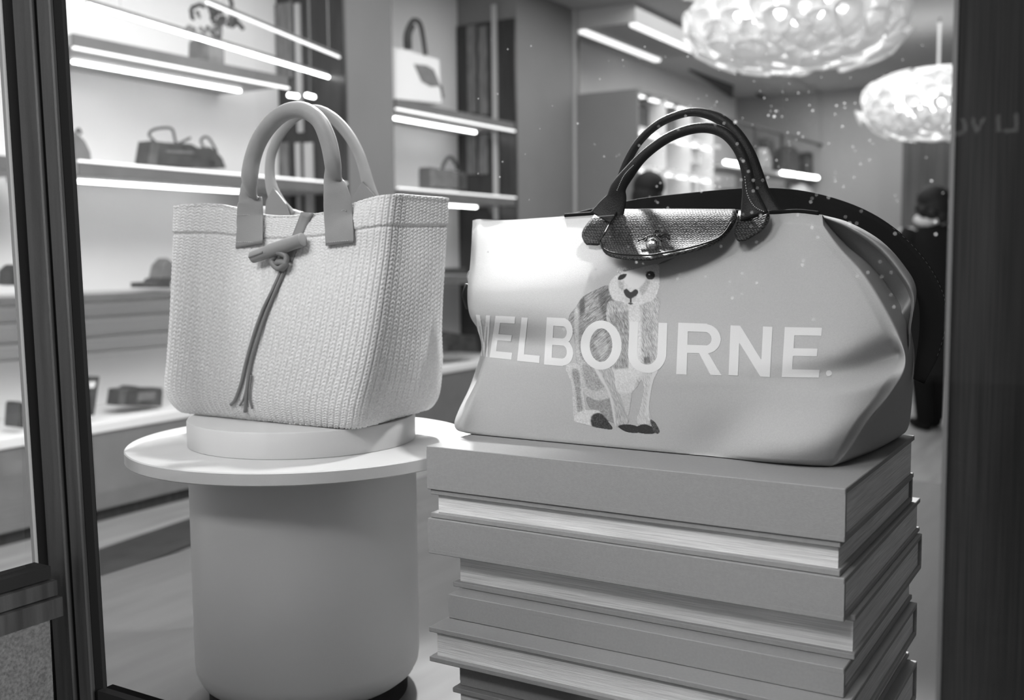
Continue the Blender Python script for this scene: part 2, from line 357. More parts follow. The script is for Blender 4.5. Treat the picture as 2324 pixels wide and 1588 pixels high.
# ------------------------------------------------------------------ goods on the shelves
def cbox(name, poly, X, depth, m, parent, bev=.006):
    """solid whose front outline is poly (px) standing at plane X, going back by depth"""
    g = G().prism([atx(x, y, X) for x, y in poly], (-depth, 0, 0)); return g.out(name, m, parent)
def goods(name, label, cat, X, base, body, depth, m, loops=(), extras=(), group=None, lr=.007):
    t = thing(name, label, cat, atx(*base, X), group)
    # body with a pillowed front: three nested slices
    B = [atx(x, y, X) for x, y in body]; c = sum(B)/len(B); n = len(B); V = []; F = []
    for dx, k in ((0, .86), (-.2*depth, 1.), (-.8*depth, 1.), (-depth, .86)):
        V += [np.array([X+dx, c[1]+(p[1]-c[1])*k, c[2]+(p[2]-c[2])*k if p[2] > c[2] else p[2]]) for p in B]
    F = [tuple(range(n-1, -1, -1)), tuple(range(3*n, 4*n))]
    for s_ in range(3):
        for i in range(n): F.append((s_*n+i, s_*n+(i+1) % n, (s_+1)*n+(i+1) % n, (s_+1)*n+i))
    G().add(V, F).out('body', m, t)
    for lp in loops:
        G().tube(spline([atx(x, y, X-depth*.4) for x, y in lp], 18), lr, 7, ref=(1, 0, 0)).out('handle', M_item, t)
    for nm, poly, mm in extras:
        G().prism([atx(x, y, X+.004) for x, y in poly], (-.008, 0, 0)).out(nm, mm, t)
    return t
XS = -4.2
goods('handbag', 'dark handbag with a big looping strap on the middle left shelf', 'handbag', XS, (410, 374), [(344, 374), (354, 318), (385, 322), (440, 325), (474, 345), (480, 379)], .16, M_item,
      loops=[[(352, 322), (338, 305), (352, 293), (388, 291), (396, 312), (402, 326), (432, 313)]], extras=[('clasp', [(378, 340), (440, 344), (440, 349), (378, 346)], M_itemg)])
goods('handbag', 'small dark slouchy bag tucked right of the looped handbag', 'handbag', XS-.18, (490, 379), [(452, 378), (462, 335), (480, 332), (495, 345), (508, 360), (517, 381)], .12, M_item,
      loops=[[(464, 338), (456, 318), (472, 312), (492, 344)]], extras=[('buckle', [(478, 366), (486, 366), (486, 374), (478, 374)], M_chrome)])
goods('handbag', 'dark rounded bag half hidden behind the dark post on the middle shelf', 'handbag', XS, (185, 370), [(150, 370), (155, 315), (178, 300), (195, 318), (208, 345), (213, 372)], .14, M_itemg,
      loops=[[(168, 308), (178, 293), (184, 304)]])
t = goods('bucket_bag', 'dark fringed bucket bag on the upper left shelf, cut by the frame top', 'handbag', XS, (490, 150), [(470, 140), (472, 85), (512, 88), (512, 145)], .15, M_itemg)
for k in range(26):
    a = rng.uniform(438, 528); yy = rng.uniform(5, 72); p = atx(a, yy, XS+.03); q = p+rng.normal(0, .03, 3)*(.3, 1, 1); e = q+rng.normal(0, .03, 3)*(.3, 1, 1)
    G().tube([p, q, e], .011, 6, ref=(1, 0, 0)).out('ruffle', M_item if k % 4 else M_itemg, t)
goods('shoe_block', 'flat dark display block on the lowest left shelf by the tote', 'box', XS, (357, 652), [(329, 653), (329, 641), (362, 639), (368, 630), (392, 628), (392, 653)], .12, M_item)
goods('cone_hat', 'pale tapering bag rising behind the tote left edge', 'handbag', XS-.15, (380, 650), [(362, 640), (372, 600), (385, 585), (400, 600), (402, 640)], .1, M_itemg)
goods('clutch_bag', 'dark patterned boxy clutch on the white ledge left of the pedestal', 'handbag', XS-.05, (326, 922), [(276, 921), (282, 884), (308, 881), (315, 876), (326, 881), (375, 880), (376, 890), (373, 921)], .14, M_item, extras=[('pocket', [(315, 890), (355, 889), (352, 908), (312, 909)], M_itemg)])
goods('display_card', 'tall dark card stand on the ledge beside the dark post', 'stand', XS+.02, (205, 943), [(190, 945), (196, 853), (227, 854), (215, 942)], .02, M_item, extras=[('print', [(202, 866), (218, 866), (214, 880), (202, 880)], M_white)])
goods('small_bag', 'tiny dark bag seen low through the narrow side pane', 'handbag', XS, (46, 968), [(40, 970), (44, 912), (54, 912), (56, 972)], .1, M_item)
goods('small_bag', 'dark bag edge seen higher in the narrow side pane', 'handbag', XS, (33, 645), [(26, 646), (28, 612), (40, 600), (44, 648)], .1, M_item)
goods('tote_bag', 'white tote with dark handles and dark lozenge patch on the recess shelf', 'handbag', XS, (950, 225), [(890, 222), (890, 104), (925, 108), (965, 122), (1004, 132), (1010, 236)], .2, M_white,
      loops=[[(922, 118), (921, 80), (932, 52), (944, 46), (956, 62), (966, 125)], [(930, 112), (930, 78), (938, 58)]], extras=[('patch', [(940, 145), (968, 148), (985, 158), (1000, 195), (978, 196), (958, 185)], M_itemg), ('strap_end', [(998, 195), (1003, 195), (1008, 222), (1005, 222)], M_item)], lr=.016)
goods('boxy_handbag', 'small grey boxy handbag with angular handle on lower recess shelf', 'handbag', XS, (1015, 420), [(984, 424), (984, 378), (1000, 382), (1030, 384), (1044, 392), (1044, 428)], .14, M_itemg,
      loops=[[(1002, 388), (1010, 366), (1022, 356), (1036, 374), (1038, 386)]], lr=.013)
goods('upright_case', 'narrow dark case right of the small boxy handbag', 'case', XS+.02, (1052, 428), [(1047, 428), (1047, 394), (1052, 388), (1060, 394), (1060, 430)], .1, M_item)
goods('flat_case', 'long dark flat case on the shelf between the two big bags', 'case', XS, (1035, 626), [(1000, 622), (1000, 611), (1020, 608), (1064, 607), (1068, 622)], .14, M_item)
goods('basket', 'dark bushy basket on the ledge between the two big bags', 'basket', XS+.03, (1045, 798), [(1008, 800), (1008, 765), (1025, 752), (1060, 760), (1085, 762), (1094, 798), (1008, 798)], .16, M_item)
goods('white_block', 'white riser block under the dark basket', 'box', XS-.03, (1025, 824), [(1000, 812), (1000, 799), (1046, 798), (1046, 811)], .2, M_white)
# lit shelving units farther in
XU = -3.575
t = thing('shelving_unit', 'tall pale shelving unit with lit niches behind the black handles', 'shelving', (XU-.25, 8.9, 0))
G().box(-4.66, XU, 7.885, 7.92, 0, 2.555).out('side_panel', M_grey, t)
G().box(-4.66, XU, 7.92, 9.8, 2.535, 2.56).out('top_panel', M_grey, t)
G().box(-4.10, -4.06, 7.92, 9.8, 0, 2.53).out('back_panel', M_niche, t)
for z in (2.235, 1.93, 1.63, 1.3): G().box(-4.05, XU, 7.92, 9.8, z, z+.025).out('shelf_board', M_wall, t)
for y in (8.45, 9.02, 9.6): G().box(-4.05, XU, y, y+.02, 1.3, 2.535).out('divider', M_wall, t)
for zz in (2.52, 2.22, 1.915):
    for k in range(6):
        y = 7.95+k*.3
        G().box(XU-.07, XU-.03, y, y+.16, zz-.012, zz).out('light_bar', M_led3, t)
unit_items = [((1450, 240, 1474, 290), 0, M_item), ((1500, 262, 1512, 300), 1, M_itemg), ((1518, 268, 1535, 305), 0, M_itemg), ((1546, 348, 1558, 375), 0, M_item), ((1600, 290, 1612, 330), 1, M_item), ((1545, 400, 1555, 432), 1, M_item), ((1575, 405, 1590, 438), 1, M_white), ((1585, 338, 1600, 372), 1, M_white), ((1560, 335, 1578, 368), 1, M_white), ((1478, 405, 1492, 440), 1, M_itemg)]
for k, (bx, kind, mm) in enumerate(unit_items):
    x0, y0, x1, y1 = bx; xm = (x0+x1)/2
    body = [(x0, y1), (x0, y0+8), (x0+4, y0), (x1-4, y0), (x1, y0+8), (x1, y1+3)] if kind == 0 else [(x0, y1), (x0+2, y0+10), (xm-2, y0), (xm+2, y0), (x1-2, y0+10), (x1, y1+2)]
    goods('handbag' if kind == 0 else 'small_bag', ['dark rounded backpack in the first niche top row', 'slim grey bag in the top row behind the handles', 'second grey bag in the top row behind the handles', 'tiny dark bag framed by the front black handle', 'dark narrow bag right in the top row',
          'tiny dark bag just above the black strap', 'pale bag just above the black strap', 'white bag in the middle niche row, right', 'white bag in the middle niche row, left', 'grey bag low in the first niche column'][k], 'handbag', XU-.12, (xm, y1), body, .14, mm)
t = thing('garment_rack', 'dark metal rack unit with upright rods right of the black handles', 'rack', (XU, 12.2, 0))
def bar3(p, q, r_, nm, mm): G().tube([p, q], r_, 6).out(nm, mm, t)
bar3(atx(1640, 268, XU), atx(1882, 334, XU), .018, 'rail', M_item)
for x, a, c in ((1715, 288, 382), (1775, 306, 398), (1880, 334, 412)): bar3(atx(x, a, XU), atx(x, c, XU), .022, 'rod', M_item)
for x, a, c in ((1790, 410, 440), (1876, 412, 450)): bar3(atx(x, a, XU), atx(x, c, XU), .02, 'rod', M_item)
G().prism([atx(1650, 378, XU), atx(1760, 396, XU), atx(1900, 412, XU), atx(1900, 406, XU), atx(1760, 388, XU), atx(1650, 370, XU)], (-.4, 0, 0)).out('shelf_board', M_shelf, t)
G().prism([atx(1715, 432, XU), atx(1800, 443, XU), atx(1800, 436, XU), atx(1715, 425, XU)], (-.4, 0, 0)).out('shelf_board', M_shelf, t)
G().prism([atx(1740, 480, XU-.45), atx(1932, 500, XU-.45), atx(1932, 410, XU-.45), atx(1740, 385, XU-.45)], (-.03, 0, 0)).out('glowing_back', M_niche, t)
for a, c, y in ((1646, 698, 368), (1775, 804, 392), (1810, 826, 397), (1829, 855, 400)):
    if c < 1000: c += 1000
    p0, p1 = atx(a, y, XU+.02), atx(c, y+(c-a)*.13, XU+.02); G().tube([p0, p1], .019, 8).out('light_bar', M_led, t)
for k, (x0, y0, x1, y1) in enumerate(((1788, 330, 1818, 392), (1836, 345, 1852, 396), (1745, 312, 1760, 350), (1800, 415, 1850, 450), (1735, 335, 1752, 380))):
    body = [(x0, y1), (x0+2, y0+12), ((x0+x1)/2, y0), (x1-2, y0+14), (x1, y1+3)]
    goods('handbag', ['largest dark arched bag on the rack shelf', 'slim dark bag right of the arched one on the rack shelf', 'small dark bag hung high on the rack', 'pale box below the three short lights', 'pale upright bag left on the rack shelf'][k], 'handbag', XU-.1, ((x0+x1)/2, y1), body, .2, (M_item, M_item, M_item, M_white, M_shelf)[k])

# ------------------------------------------------------------------ chandeliers
ringmesh = None
def cup_mesh():
    V = []; F = []; n = 12
    for r_, z in ((.035, 0), (.055, .03), (.085, .055), (.105, .065), (.098, .070), (.05, .035)):
        for j in range(n):
            th = 2*math.pi*j/n; rr = r_*(1+.12*math.sin(3*th)); V.append((rr*math.cos(th), rr*math.sin(th), z))
    for i in range(5):
        for j in range(n): F.append((i*n+j, i*n+(j+1) % n, (i+1)*n+(j+1) % n, (i+1)*n+j))
    me = bpy.data.meshes.new('petal_cup'); me.from_pydata(V, [], F); me.materials.append(M_petal); me.polygons.foreach_set('use_smooth', [True]*len(F)); return me
CUP = cup_mesh()
def chandelier(label, c, R, H, n):
    t = thing('chandelier', label, 'chandelier', (c[0], c[1], c[2]), 'cloud-like petal chandeliers')
    for k in range(n):
        z = 1-2*(k+.5)/n; ph = k*2.39996; s_ = math.sqrt(1-z*z)
        # flattened drum-like cloud
        d = Vector((s_*math.cos(ph), s_*math.sin(ph), z)); e = .55
        p = Vector((math.copysign(abs(d.x)**.9, d.x)*R, math.copysign(abs(d.y)**.9, d.y)*R, math.copysign(abs(d.z)**.7, d.z)*H))*(.82+.16*rng.rand())
        o = bpy.data.objects.new('petal_cup', CUP); COL.objects.link(o); o.parent = t; o.location = p
        nn = Vector((d.x/R, d.y/R, d.z/H)).normalized(); o.rotation_euler = nn.to_track_quat('Z', 'Y').to_euler(); sc = rng.uniform(.62, .9); o.scale = (sc, sc, sc*1.3)
    for k in range(9):
        a = 2*math.pi*k/8; q = Vector((0, 0, 0)) if k == 8 else Vector((R*.55*math.cos(a), R*.55*math.sin(a), 0))
        G().ball((c[0]+q.x, c[1]+q.y, c[2]), .06, 8).out('bulb', M_bulb, t, True)
    G().tube([(c[0], c[1], c[2]+H*.5), (c[0], c[1], ZCEIL)], .012, 8).out('stem', M_bar, t)
    G().tube([(c[0]-R*.6, c[1], c[2]+.01), (c[0]+R*.6, c[1], c[2]+.01)], .008, 6).out('arm', M_bar, t)
    G().tube([(c[0], c[1]-R*.6, c[2]+.01), (c[0], c[1]+R*.6, c[2]+.01)], .008, 6, ref=(0, 0, 1)).out('arm', M_bar, t)
chandelier('nearer and larger-looking petal chandelier glowing at the top edge', (-1.754, 6.02, 2.52), .58, .21, 240)
chandelier('farther petal chandelier beside the dark side panel', (-1.639, 9.9, 2.5), .62, .24, 200)

# ------------------------------------------------------------------ people
def person(label, x, y, h, facing, hair_len, coat_z, scarf):
    t = thing('person', label, 'person', (x, y, 0)); c, s_ = math.cos(facing), math.sin(facing)
    W = lambda a, b_, z: (x+a*c-b_*s_, y+a*s_+b_*c, z*h/1.65)         # a = to their right, b = forward
    J = {'pelvis': (0, 0, .92, .13), 'waist': (0, 0, 1.05, .12), 'chest': (0, 0, 1.25, .14), 'neckb': (0, 0, 1.38, .075), 'neck': (0, .01, 1.44, .05), 'head': (0, .02, 1.53, .082), 'crown': (0, .02, 1.57, .075)}
    for sd, k in ((1, 'r'), (-1, 'l')):
        J['hip'+k] = (.08*sd, 0, .86, .095); J['knee'+k] = (.07*sd, .03*sd, .48, .06); J['ankle'+k] = (.06*sd, -.04+.06*sd, .09, .04); J['toe'+k] = (.065*sd, .12+.06*sd, .035, .035)
        J['sh'+k] = (.17*sd, 0, 1.34, .06); J['elbow'+k] = (.21*sd, -.03, 1.08, .045); J['wrist'+k] = (.20*sd, .06, .87, .027); J['palm'+k] = (.195*sd, .08, .80, .03)
    names = list(J); E = [('pelvis', 'waist'), ('waist', 'chest'), ('chest', 'neckb'), ('neckb', 'neck'), ('neck', 'head'), ('head', 'crown')]
    for k in 'rl': E += [('pelvis', 'hip'+k), ('hip'+k, 'knee'+k), ('knee'+k, 'ankle'+k), ('ankle'+k, 'toe'+k), ('chest', 'sh'+k), ('sh'+k, 'elbow'+k), ('elbow'+k, 'wrist'+k), ('wrist'+k, 'palm'+k)]
    fing = []
    for sd, k in ((1, 'r'), (-1, 'l')):
        for q in range(4):
            a = (.195*sd, .06+q*.014, .775, .009); bb = (.192*sd, .065+q*.015, .735-.008*(q in (1, 2)), .008); J['fa%s%d' % (k, q)] = a; J['fb%s%d' % (k, q)] = bb; E += [('palm'+k, 'fa%s%d' % (k, q)), ('fa%s%d' % (k, q), 'fb%s%d' % (k, q))]
        J['th'+k] = (.18*sd, .115, .785, .010); E.append(('palm'+k, 'th'+k))
    names = list(J); me = bpy.data.meshes.new('body'); me.from_pydata([W(*J[n][:3]) for n in names], [(names.index(a), names.index(b_)) for a, b_ in E], [])
    o = bpy.data.objects.new('body', me); COL.objects.link(o); md = o.modifiers.new('skin', 'SKIN'); md.use_smooth_shade = True
    for i, n in enumerate(names): me.skin_vertices[0].data[i].radius = (J[n][3]*h/1.65,)*2
    me.skin_vertices[0].data[0].use_root = True
    sb = o.modifiers.new('sub', 'SUBSURF'); sb.levels = sb.render_levels = 1; me.materials.append(M_skin); attach(o, t)
    # face
    G().tube([W(0, .10, 1.535), W(0, .125, 1.51)], [.008, .014], 8).out('nose', M_skin, t, True)
    for sd in (-1, 1):
        G().ball(W(.032*sd, .092, 1.545), .011, 6).out('eye', M_black, t, True); G().ball(W(.083*sd, .01, 1.53), .02, 6, (.5, .8, 1.2)).out('ear', M_skin, t, True)
    G().ball(W(0, .092, 1.485), .018, 6, (1, .4, .35)).out('mouth', M_tand, t, True)
    # hair
    g = G(); g.ball(W(0, -.005, 1.57), .108, 12, (1, 1, .95)); g.ball(W(0, -.035, 1.50), .10, 10, (1, .9, 1.1+hair_len)); [g.ball(W(.085*math.cos(k*.7), -.03+.07*math.sin(k*.7), 1.60-.022*k), .045, 7) for k in range(9) if scarf]; g.out('hair', M_hair, t, True)
    # coat: elliptical lathe
    g = G(); V = []; F = []; n = 28
    prof = [(coat_z, .185, .15), (.7, .18, .145), (.95, .175, .14), (1.1, .165, .135), (1.25, .185, .145), (1.35, .175, .12), (1.40, .10, .08), (1.42, .065, .065)]
    for z, ra, rb in prof:
        for j in range(n): th = 2*math.pi*j/n; k = 1+.03*math.sin(5*th+z*9); V.append(W(ra*k*math.cos(th), rb*k*math.sin(th), z))
    for i in range(len(prof)-1):
        for j in range(n): F.append((i*n+j, i*n+(j+1) % n, (i+1)*n+(j+1) % n, (i+1)*n+j))
    g.add(V, F)
    for sd in (-1, 1): g.tube([W(.15*sd, 0, 1.36), W(.20*sd, -.01, 1.25), W(.225*sd, -.03, 1.08), W(.215*sd, .03, .92), W(.205*sd, .055, .86)], [.06, .07, .062, .052, .05], 12)
    g.out('coat', M_coat, t, True)
    g = G()
    for sd in (-1, 1): g.tube([W(.08*sd, 0, .86), W(.07*sd, .03*sd, .48), W(.06*sd, -.04+.06*sd, .06)], [.1, .075, .06], 12, ref=(1, 0, 0))
    g.out('trousers', M_coat, t, True)
    for sd in (-1, 1): G().tube([W(.06*sd, -.07+.06*sd, .045), W(.062*sd, .04+.06*sd, .045), W(.065*sd, .15+.06*sd, .035)], [.042, .045, .03], 10, ref=(0, 0, 1)).out('shoe', M_coat, t, True)
    if scarf:
        G().tube([W(.09*math.cos(a), .085*math.sin(a)-.005, 1.425+.012*math.sin(3*a)) for a in np.linspace(0, 2*math.pi, 17)], .036, 8, ref=(0, 0, 1)).out('scarf', M_scarf, t, True)
person('person in long black coat and pale scarf standing far back beside the side panel', -1.295, 7.72, 1.66, math.radians(35), .25, .38, True)
person('person with short dark hair glimpsed inside the arch of black handles', -2.86, 6.5, 1.76, math.radians(-20), 0, .5, False)

# ------------------------------------------------------------------ pedestal
PX, PY = -1.089, 1.186
t = thing('pedestal', 'round grey painted pedestal with a wide disc and raised drum under the woven tote', 'pedestal', (PX, PY, .55))
G().lathe(PX, PY, [(.15, .55), (.15, .575), (.15, .576)], 96).out('foot', M_black, t, True, 40)
G().lathe(PX, PY, [(.14, .576), (.152, .578), (.161, .585), (.167, .597), (.169, .612), (.169, .905), (.169, .922)], 128).out('drum', M_ped, t, True, 40)
G().lathe(PX, PY, [(.2545, .922), (.256, .9235), (.256, .9385), (.2545, .94)], 160).out('disc', M_ped, t, True, 40)
G().lathe(PX, PY, [(.168, .94), (.169, .941), (.169, .9755), (.168, .977)], 128).out('riser', M_ped, t, True, 40)

# ------------------------------------------------------------------ books
def book(label, spine, x0, x1, y0, y1, zt, zb, ct=.0065, inset=.0075):
    t = thing('book', label, 'book', ((x0+x1)/2, (y0+y1)/2, zb), 'oversized cloth-bound books in the tall pile')
    G().box(x0, x1, y0, y1, zt-ct, zt, .0008).out('cover', M_cloth, t); G().box(x0, x1, y0, y1, zb, zb+ct, .0008).out('cover', M_cloth, t)
    i = inset
    if spine:   # spine faces the window
        G().box(x0, x1, y0, y0+.006, zb+ct*.9, zt-ct*.9).out('spine', M_cloth, t)
        G().box(x0+i*.6, x1-i*.35, y0+.006, y1-i, zb+ct, zt-ct).out('pages', M_paper, t)
    else:
        G().box(x0, x1, y1-.006, y1, zb+ct*.9, zt-ct*.9).out('spine', M_cloth, t)
        G().box(x0+i, x1-i*.5, y0+i, y1-.006, zb+ct, zt-ct).out('pages', M_paper, t)
    return t
book('topmost book of the pile, spine to the window, under the canvas bag', True, -.790, -.260, 1.089, 1.46, .970, .9135)
book('second book from the top, pale page edges to the window', False, -.787, -.265, 1.092, 1.482, .9130, .8760)
book('third book from the top, plain grey spine outwards', True, -.790, -.2595, 1.089, 1.51, .8755, .8290)
book('fourth book from the top, set back, shadowed page edges outwards', False, -.772, -.2545, 1.118, 1.50, .8285, .7795)
book('fifth book from the top, grey spine outwards with a strip of cover showing', True, -.760, -.2585, 1.090, 1.46, .7790, .7475)
book('sixth book from the top, jutting forward with bright page edges', False, -.764, -.250, 1.052, 1.45, .7470, .7020)
book('seventh book from the top, deeply shaded spine near the photo bottom', True, -.740, -.262, 1.085, 1.47, .7015, .6640)
book('eighth book from the top, thin cover edge just inside the photo bottom', False, -.745, -.250, 1.075, 1.46, .6635, .6100)
book('lowest book of the pile resting on the platform', True, -.770, -.258, 1.085, 1.47, .6095, .5505)

# ------------------------------------------------------------------ woven tote
def px3(lst, n): return spline([aty(x, y, Y) for x, y, Y in lst], n)
NV, SV = 58, 5; RV = NV*SV+1
FLc = px3([(398, 934, 1.105), (371, 905, 1.104), (375, 820, 1.103), (381, 720, 1.104), (385, 600, 1.108), (388, 530, 1.112), (390, 468, 1.115)], RV)
FRc = px3([(808, 977, 1.105), (818, 930, 1.100), (838, 850, 1.100), (856, 760, 1.102), (870, 670, 1.105), (884, 570, 1.11), (893, 500, 1.113), (900, 440, 1.115)], RV)
BRc = px3([(985, 935, 1.325), (1001, 912, 1.329), (1006, 840, 1.330), (1003, 760, 1.330), (1006, 670, 1.327), (1012, 570, 1.322), (1016, 500, 1.318), (1018, 449, 1.315)], RV)
BLc = BRc.copy(); BLc[:, 0] = FLc[:, 0]+.012
for cc in (FLc, FRc, BRc, BLc): cc[:, 2] = np.linspace(cc[0, 2], cc[-1, 2], RV)*.35+cc[:, 2]*.65
for cc in (FLc, FRc, BRc, BLc): cc[:, 2] += (.9785-cc[0, 2])*(1-np.linspace(0, 1, RV))**2
sides = [(FLc, FRc, 36), (FRc, BRc, 15), (BRc, BLc, 36), (BLc, FLc, 15)]; SU = 8
cols = []; uu = []; sid = []
for k, (A, B, nc) in enumerate(sides):
    for j in range(nc*SU):
        s_ = j/(nc*SU); cols.append(A*(1-s_)+B*s_); uu.append((j/SU)); sid.append((k, s_))
T0 = np.stack(cols, 1); v = np.linspace(0, 1, RV)[:, None]; NU = T0.shape[1]
k_ = np.array([a for a, _ in sid])[None]; s_ = np.array([b_ for _, b_ in sid])[None]; u_ = np.array(uu)[None]
bul = np.sin(math.pi*s_)**.7*np.sin(math.pi*np.clip(v*1.02, 0, 1))**.6
off = np.zeros(T0.shape)
off[..., 1] += np.where(k_ == 0, -.012*bul, 0)+np.where(k_ == 2, .012*bul, 0)
off[..., 0] += np.where(k_ == 1, .006*bul-.010*np.exp(-((v-.85)/.25)**2)*np.sin(math.pi*s_), 0)+np.where(k_ == 3, -.006*bul, 0)
# rim sag between the handles, raised corners; soft folds in the upper front
off[..., 2] += np.where((k_ == 0) | (k_ == 2), -.020*np.exp(-((s_-.60)/.27)**4)*v**5+.002*np.sin(s_*9)*v**4, 0)
off[..., 1] += np.where(k_ == 0, .010*np.exp(-((s_-.55)/.22)**2-((v-.86)/.2)**2)-.006*np.exp(-((s_-.85)/.12)**2-((v-.9)/.14)**2), 0)
T1 = T0+off
# round the corners by smoothing around the loop
fq = np.fft.fftfreq(NU)[None, :, None]; T1 = np.fft.ifft(np.fft.fft(T1, axis=1)*np.exp(-2*(math.pi*fq*13)**2), axis=1).real
# bottom rounding
cen = T1.mean(1, keepdims=True); T1[..., :2] = (cen+(T1-cen)*1.035)[..., :2]; cr = (1-.030*np.exp(-v*NV/1.2))[..., None]
T1[..., :2] = (cen+(T1-cen)*cr)[..., :2]
du = np.roll(T1, -1, 1)-np.roll(T1, 1, 1); dv = np.gradient(T1, axis=0); N = np.cross(du, dv); N /= np.linalg.norm(N, axis=2, keepdims=True)+1e-12
ue = u_*1.0-np.where(k_ == 0, 3.2*np.sin(math.pi*np.clip(s_, 0, 1))*(v-.1), 0)
f_ = ue-np.floor(ue); tri = np.abs(2*f_-1); hem = .845
colid = np.floor(ue)+k_*40; ph = v*NV*1.06+.75*tri+.37*colid+.12*np.sin(ue*1.7+v*9)
st = (.5+.5*np.sin(2*math.pi*ph))
h_ = .0009*st-.0020*np.exp(-((1-tri)/.20)**2)-.0007*np.exp(-(tri/.12)**2)
seamv = hem-.012*np.sin(math.pi*np.clip(s_, 0, 1))*(k_ == 0)
h_ += -.0022*np.exp(-((v-seamv)/.007)**2)+.0016*(1/(1+np.exp(-(v-seamv)*300)))+.0008*np.exp(-((v-.99)/.012)**2)
h_ += rng.normal(0, .00012, h_.shape)
T2 = T1+N*h_[..., None]
tote = thing('tote_bag', 'pale woven raffia tote with leather handles and toggle, on the round pedestal', 'handbag', (-1.10, 1.215, .9775))
grid('woven_body', T2, M_raffia, tote, closed=True)
inn = T1[::10]-N[::10]*.004; lo = inn[0].copy(); G_in = np.concatenate([T2[-1:], T1[-1:]-N[-1:]*.002, inn[::-1]], 0)
grid('lining', G_in, mat('pale_lining', .5, .8), tote, closed=True)
base = T2[0]; mesh('base', base[::8], [tuple(range(len(base[::8])-1, -1, -1))], M_raffia, tote)
vt = T1[::6, ::4].reshape(-1, 3); R_, C_ = T1[::6, ::4].shape[:2]
ft = [(i*C_+j, i*C_+(j+1) % C_, (i+1)*C_+(j+1) % C_, (i+1)*C_+j) for i in range(R_-1) for j in range(C_)]
tb = BVHTree.FromPolygons([Vector(p) for p in vt], ft)
def hit(bvh, x, y):
    d = Vector(ray(x, y)).normalized(); l, n, i, dd = bvh.ray_cast(Vector(CAM), d)
    if l is None: return None, None
    if n.dot(d) > 0: n = -n
    return np.array(l), np.array(n)
def decal(name, bvh, poly, m, parent, off=.002, th=.003, nu=10, nv=10, fallback=None):
    """sheet laid on the surface: poly = (left edge px list, right edge px list) top to bottom"""
    L = spline(poly[0], nv); R = spline(poly[1], nv); P = np.zeros((nv, nu, 3)); Nn = np.zeros((nv, nu, 3))
    for i in range(nv):
        for j in range(nu):
            s1 = j/(nu-1); q = L[i]*(1-s1)+R[i]*s1; l, n = hit(bvh, *q)
            if l is None: l, n = aty(q[0], q[1], fallback), np.array([0, -1., 0])
            P[i, j] = l; Nn[i, j] = n
    for it in range(2):
        Q = P.copy(); Q[1:-1] = .5*P[1:-1]+.25*(P[2:]+P[:-2]); P = Q
    n0 = Nn.mean((0, 1)); n0 /= np.linalg.norm(n0); F_ = P+n0*off+n0*th; B_ = P+n0*(off-.002)
    # closed shell: front, back, rim
    V = np.concatenate([F_.reshape(-1, 3), B_.reshape(-1, 3)]); K = nv*nu; F = []
    for i in range(nv-1):
        for j in range(nu-1):
            a = i*nu+j; F.append((a, a+nu, a+nu+1, a+1)); F.append((K+a, K+a+1, K+a+nu+1, K+a+nu))
    rim = [j for j in range(nu)]+[i*nu+nu-1 for i in range(1, nv)]+[(nv-1)*nu+j for j in range(nu-2, -1, -1)]+[i*nu for i in range(nv-2, 0, -1)]
    for a, b_ in zip(rim, rim[1:]+rim[:1]): F.append((a, b_, K+b_, K+a))
    return mesh(name, V, F, m, parent, True)
# front handle: patches on the body, flare, rolled tube
def handle_path(lst, n=60): return px3(lst, n)
def yo(x, y, o=.0045):
    l, n_ = hit(tb, x, y); return (l[1] if l is not None else 1.10)-o
FH = [(565, 557, yo(565, 555)), (566, 525, yo(566, 525)), (567, 490, yo(567, 490)), (568, 462, yo(567, 490)-.001), (567, 438, yo(567, 490)-.002), (566, 405, 1.088), (573, 360, 1.087), (590, 315, 1.086), (620, 275, 1.086), (655, 252, 1.086), (692, 251, 1.086), (725, 275, 1.086), (745, 320, 1.087), (755, 370, 1.088), (757, 405, yo(768, 492)-.003), (762, 436, yo(768, 492)-.002), (766, 462, yo(768, 492)-.001), (768, 492, yo(768, 492)), (770, 525, yo(770, 525)), (771, 554, yo(771, 552))]
FHr = [90, 88, 86, 82, 66, 47, 40, 38, 38, 37, 37, 36, 39, 42, 54, 72, 82, 84, 84, 82]
FHf = [.09, .09, .10, .13, .25, .65, .9, 1, 1, 1, 1, 1, .9, .7, .4, .22, .13, .10, .09, .09]
n = 80; pth = handle_path(FH, n); rr = spline([(r_/1650.,) for r_ in FHr], n)[:, 0]*.5; ff = spline([(f__,) for f__ in FHf], n)[:, 0]
def scaled(path, px): return [p_ for p_ in path]
hd = thing
g = G().tube(pth, rr*np.array([1.0]*n), 20, flat=ff); g.out('handle', M_tan, tote, True)
# stitches on the tabs
for (x0, y0, x1, y1) in ((537, 491, 597, 492), (742, 486, 796, 481), (534, 551, 599, 553), (743, 553, 800, 546)):
    g = G(); k = 14
    for i in range(k):
        a = i/k; c = a+.55/k; pts = []
        for q in (a, c):
            l, nn_ = hit(tb, x0+(x1-x0)*q, y0+(y1-y0)*q)
            if l is not None: pts.append(l+nn_*.0075)
        if len(pts) == 2: g.tube(pts, .0005, 5)
    if g.v: o = g.out('stitching', M_stitch, tote); o['kind'] = 'stuff'
RH = [(655, 500, 1.28), (635, 470, 1.28), (618, 430, 1.28), (612, 390, 1.28), (617, 345, 1.28), (640, 298, 1.28), (675, 262, 1.28), (715, 250, 1.28), (755, 268, 1.28), (790, 305, 1.28), (815, 350, 1.28), (828, 390, 1.28), (838, 430, 1.28), (850, 475, 1.28), (858, 510, 1.28)]
RHr = [60, 50, 38, 29, 27, 26, 26, 26, 27, 28, 28, 30, 38, 54, 62]; RHf = [.12, .16, .3, .6, .7, .7, .7, .7, .7, .7, .6, .6, .3, .16, .12]
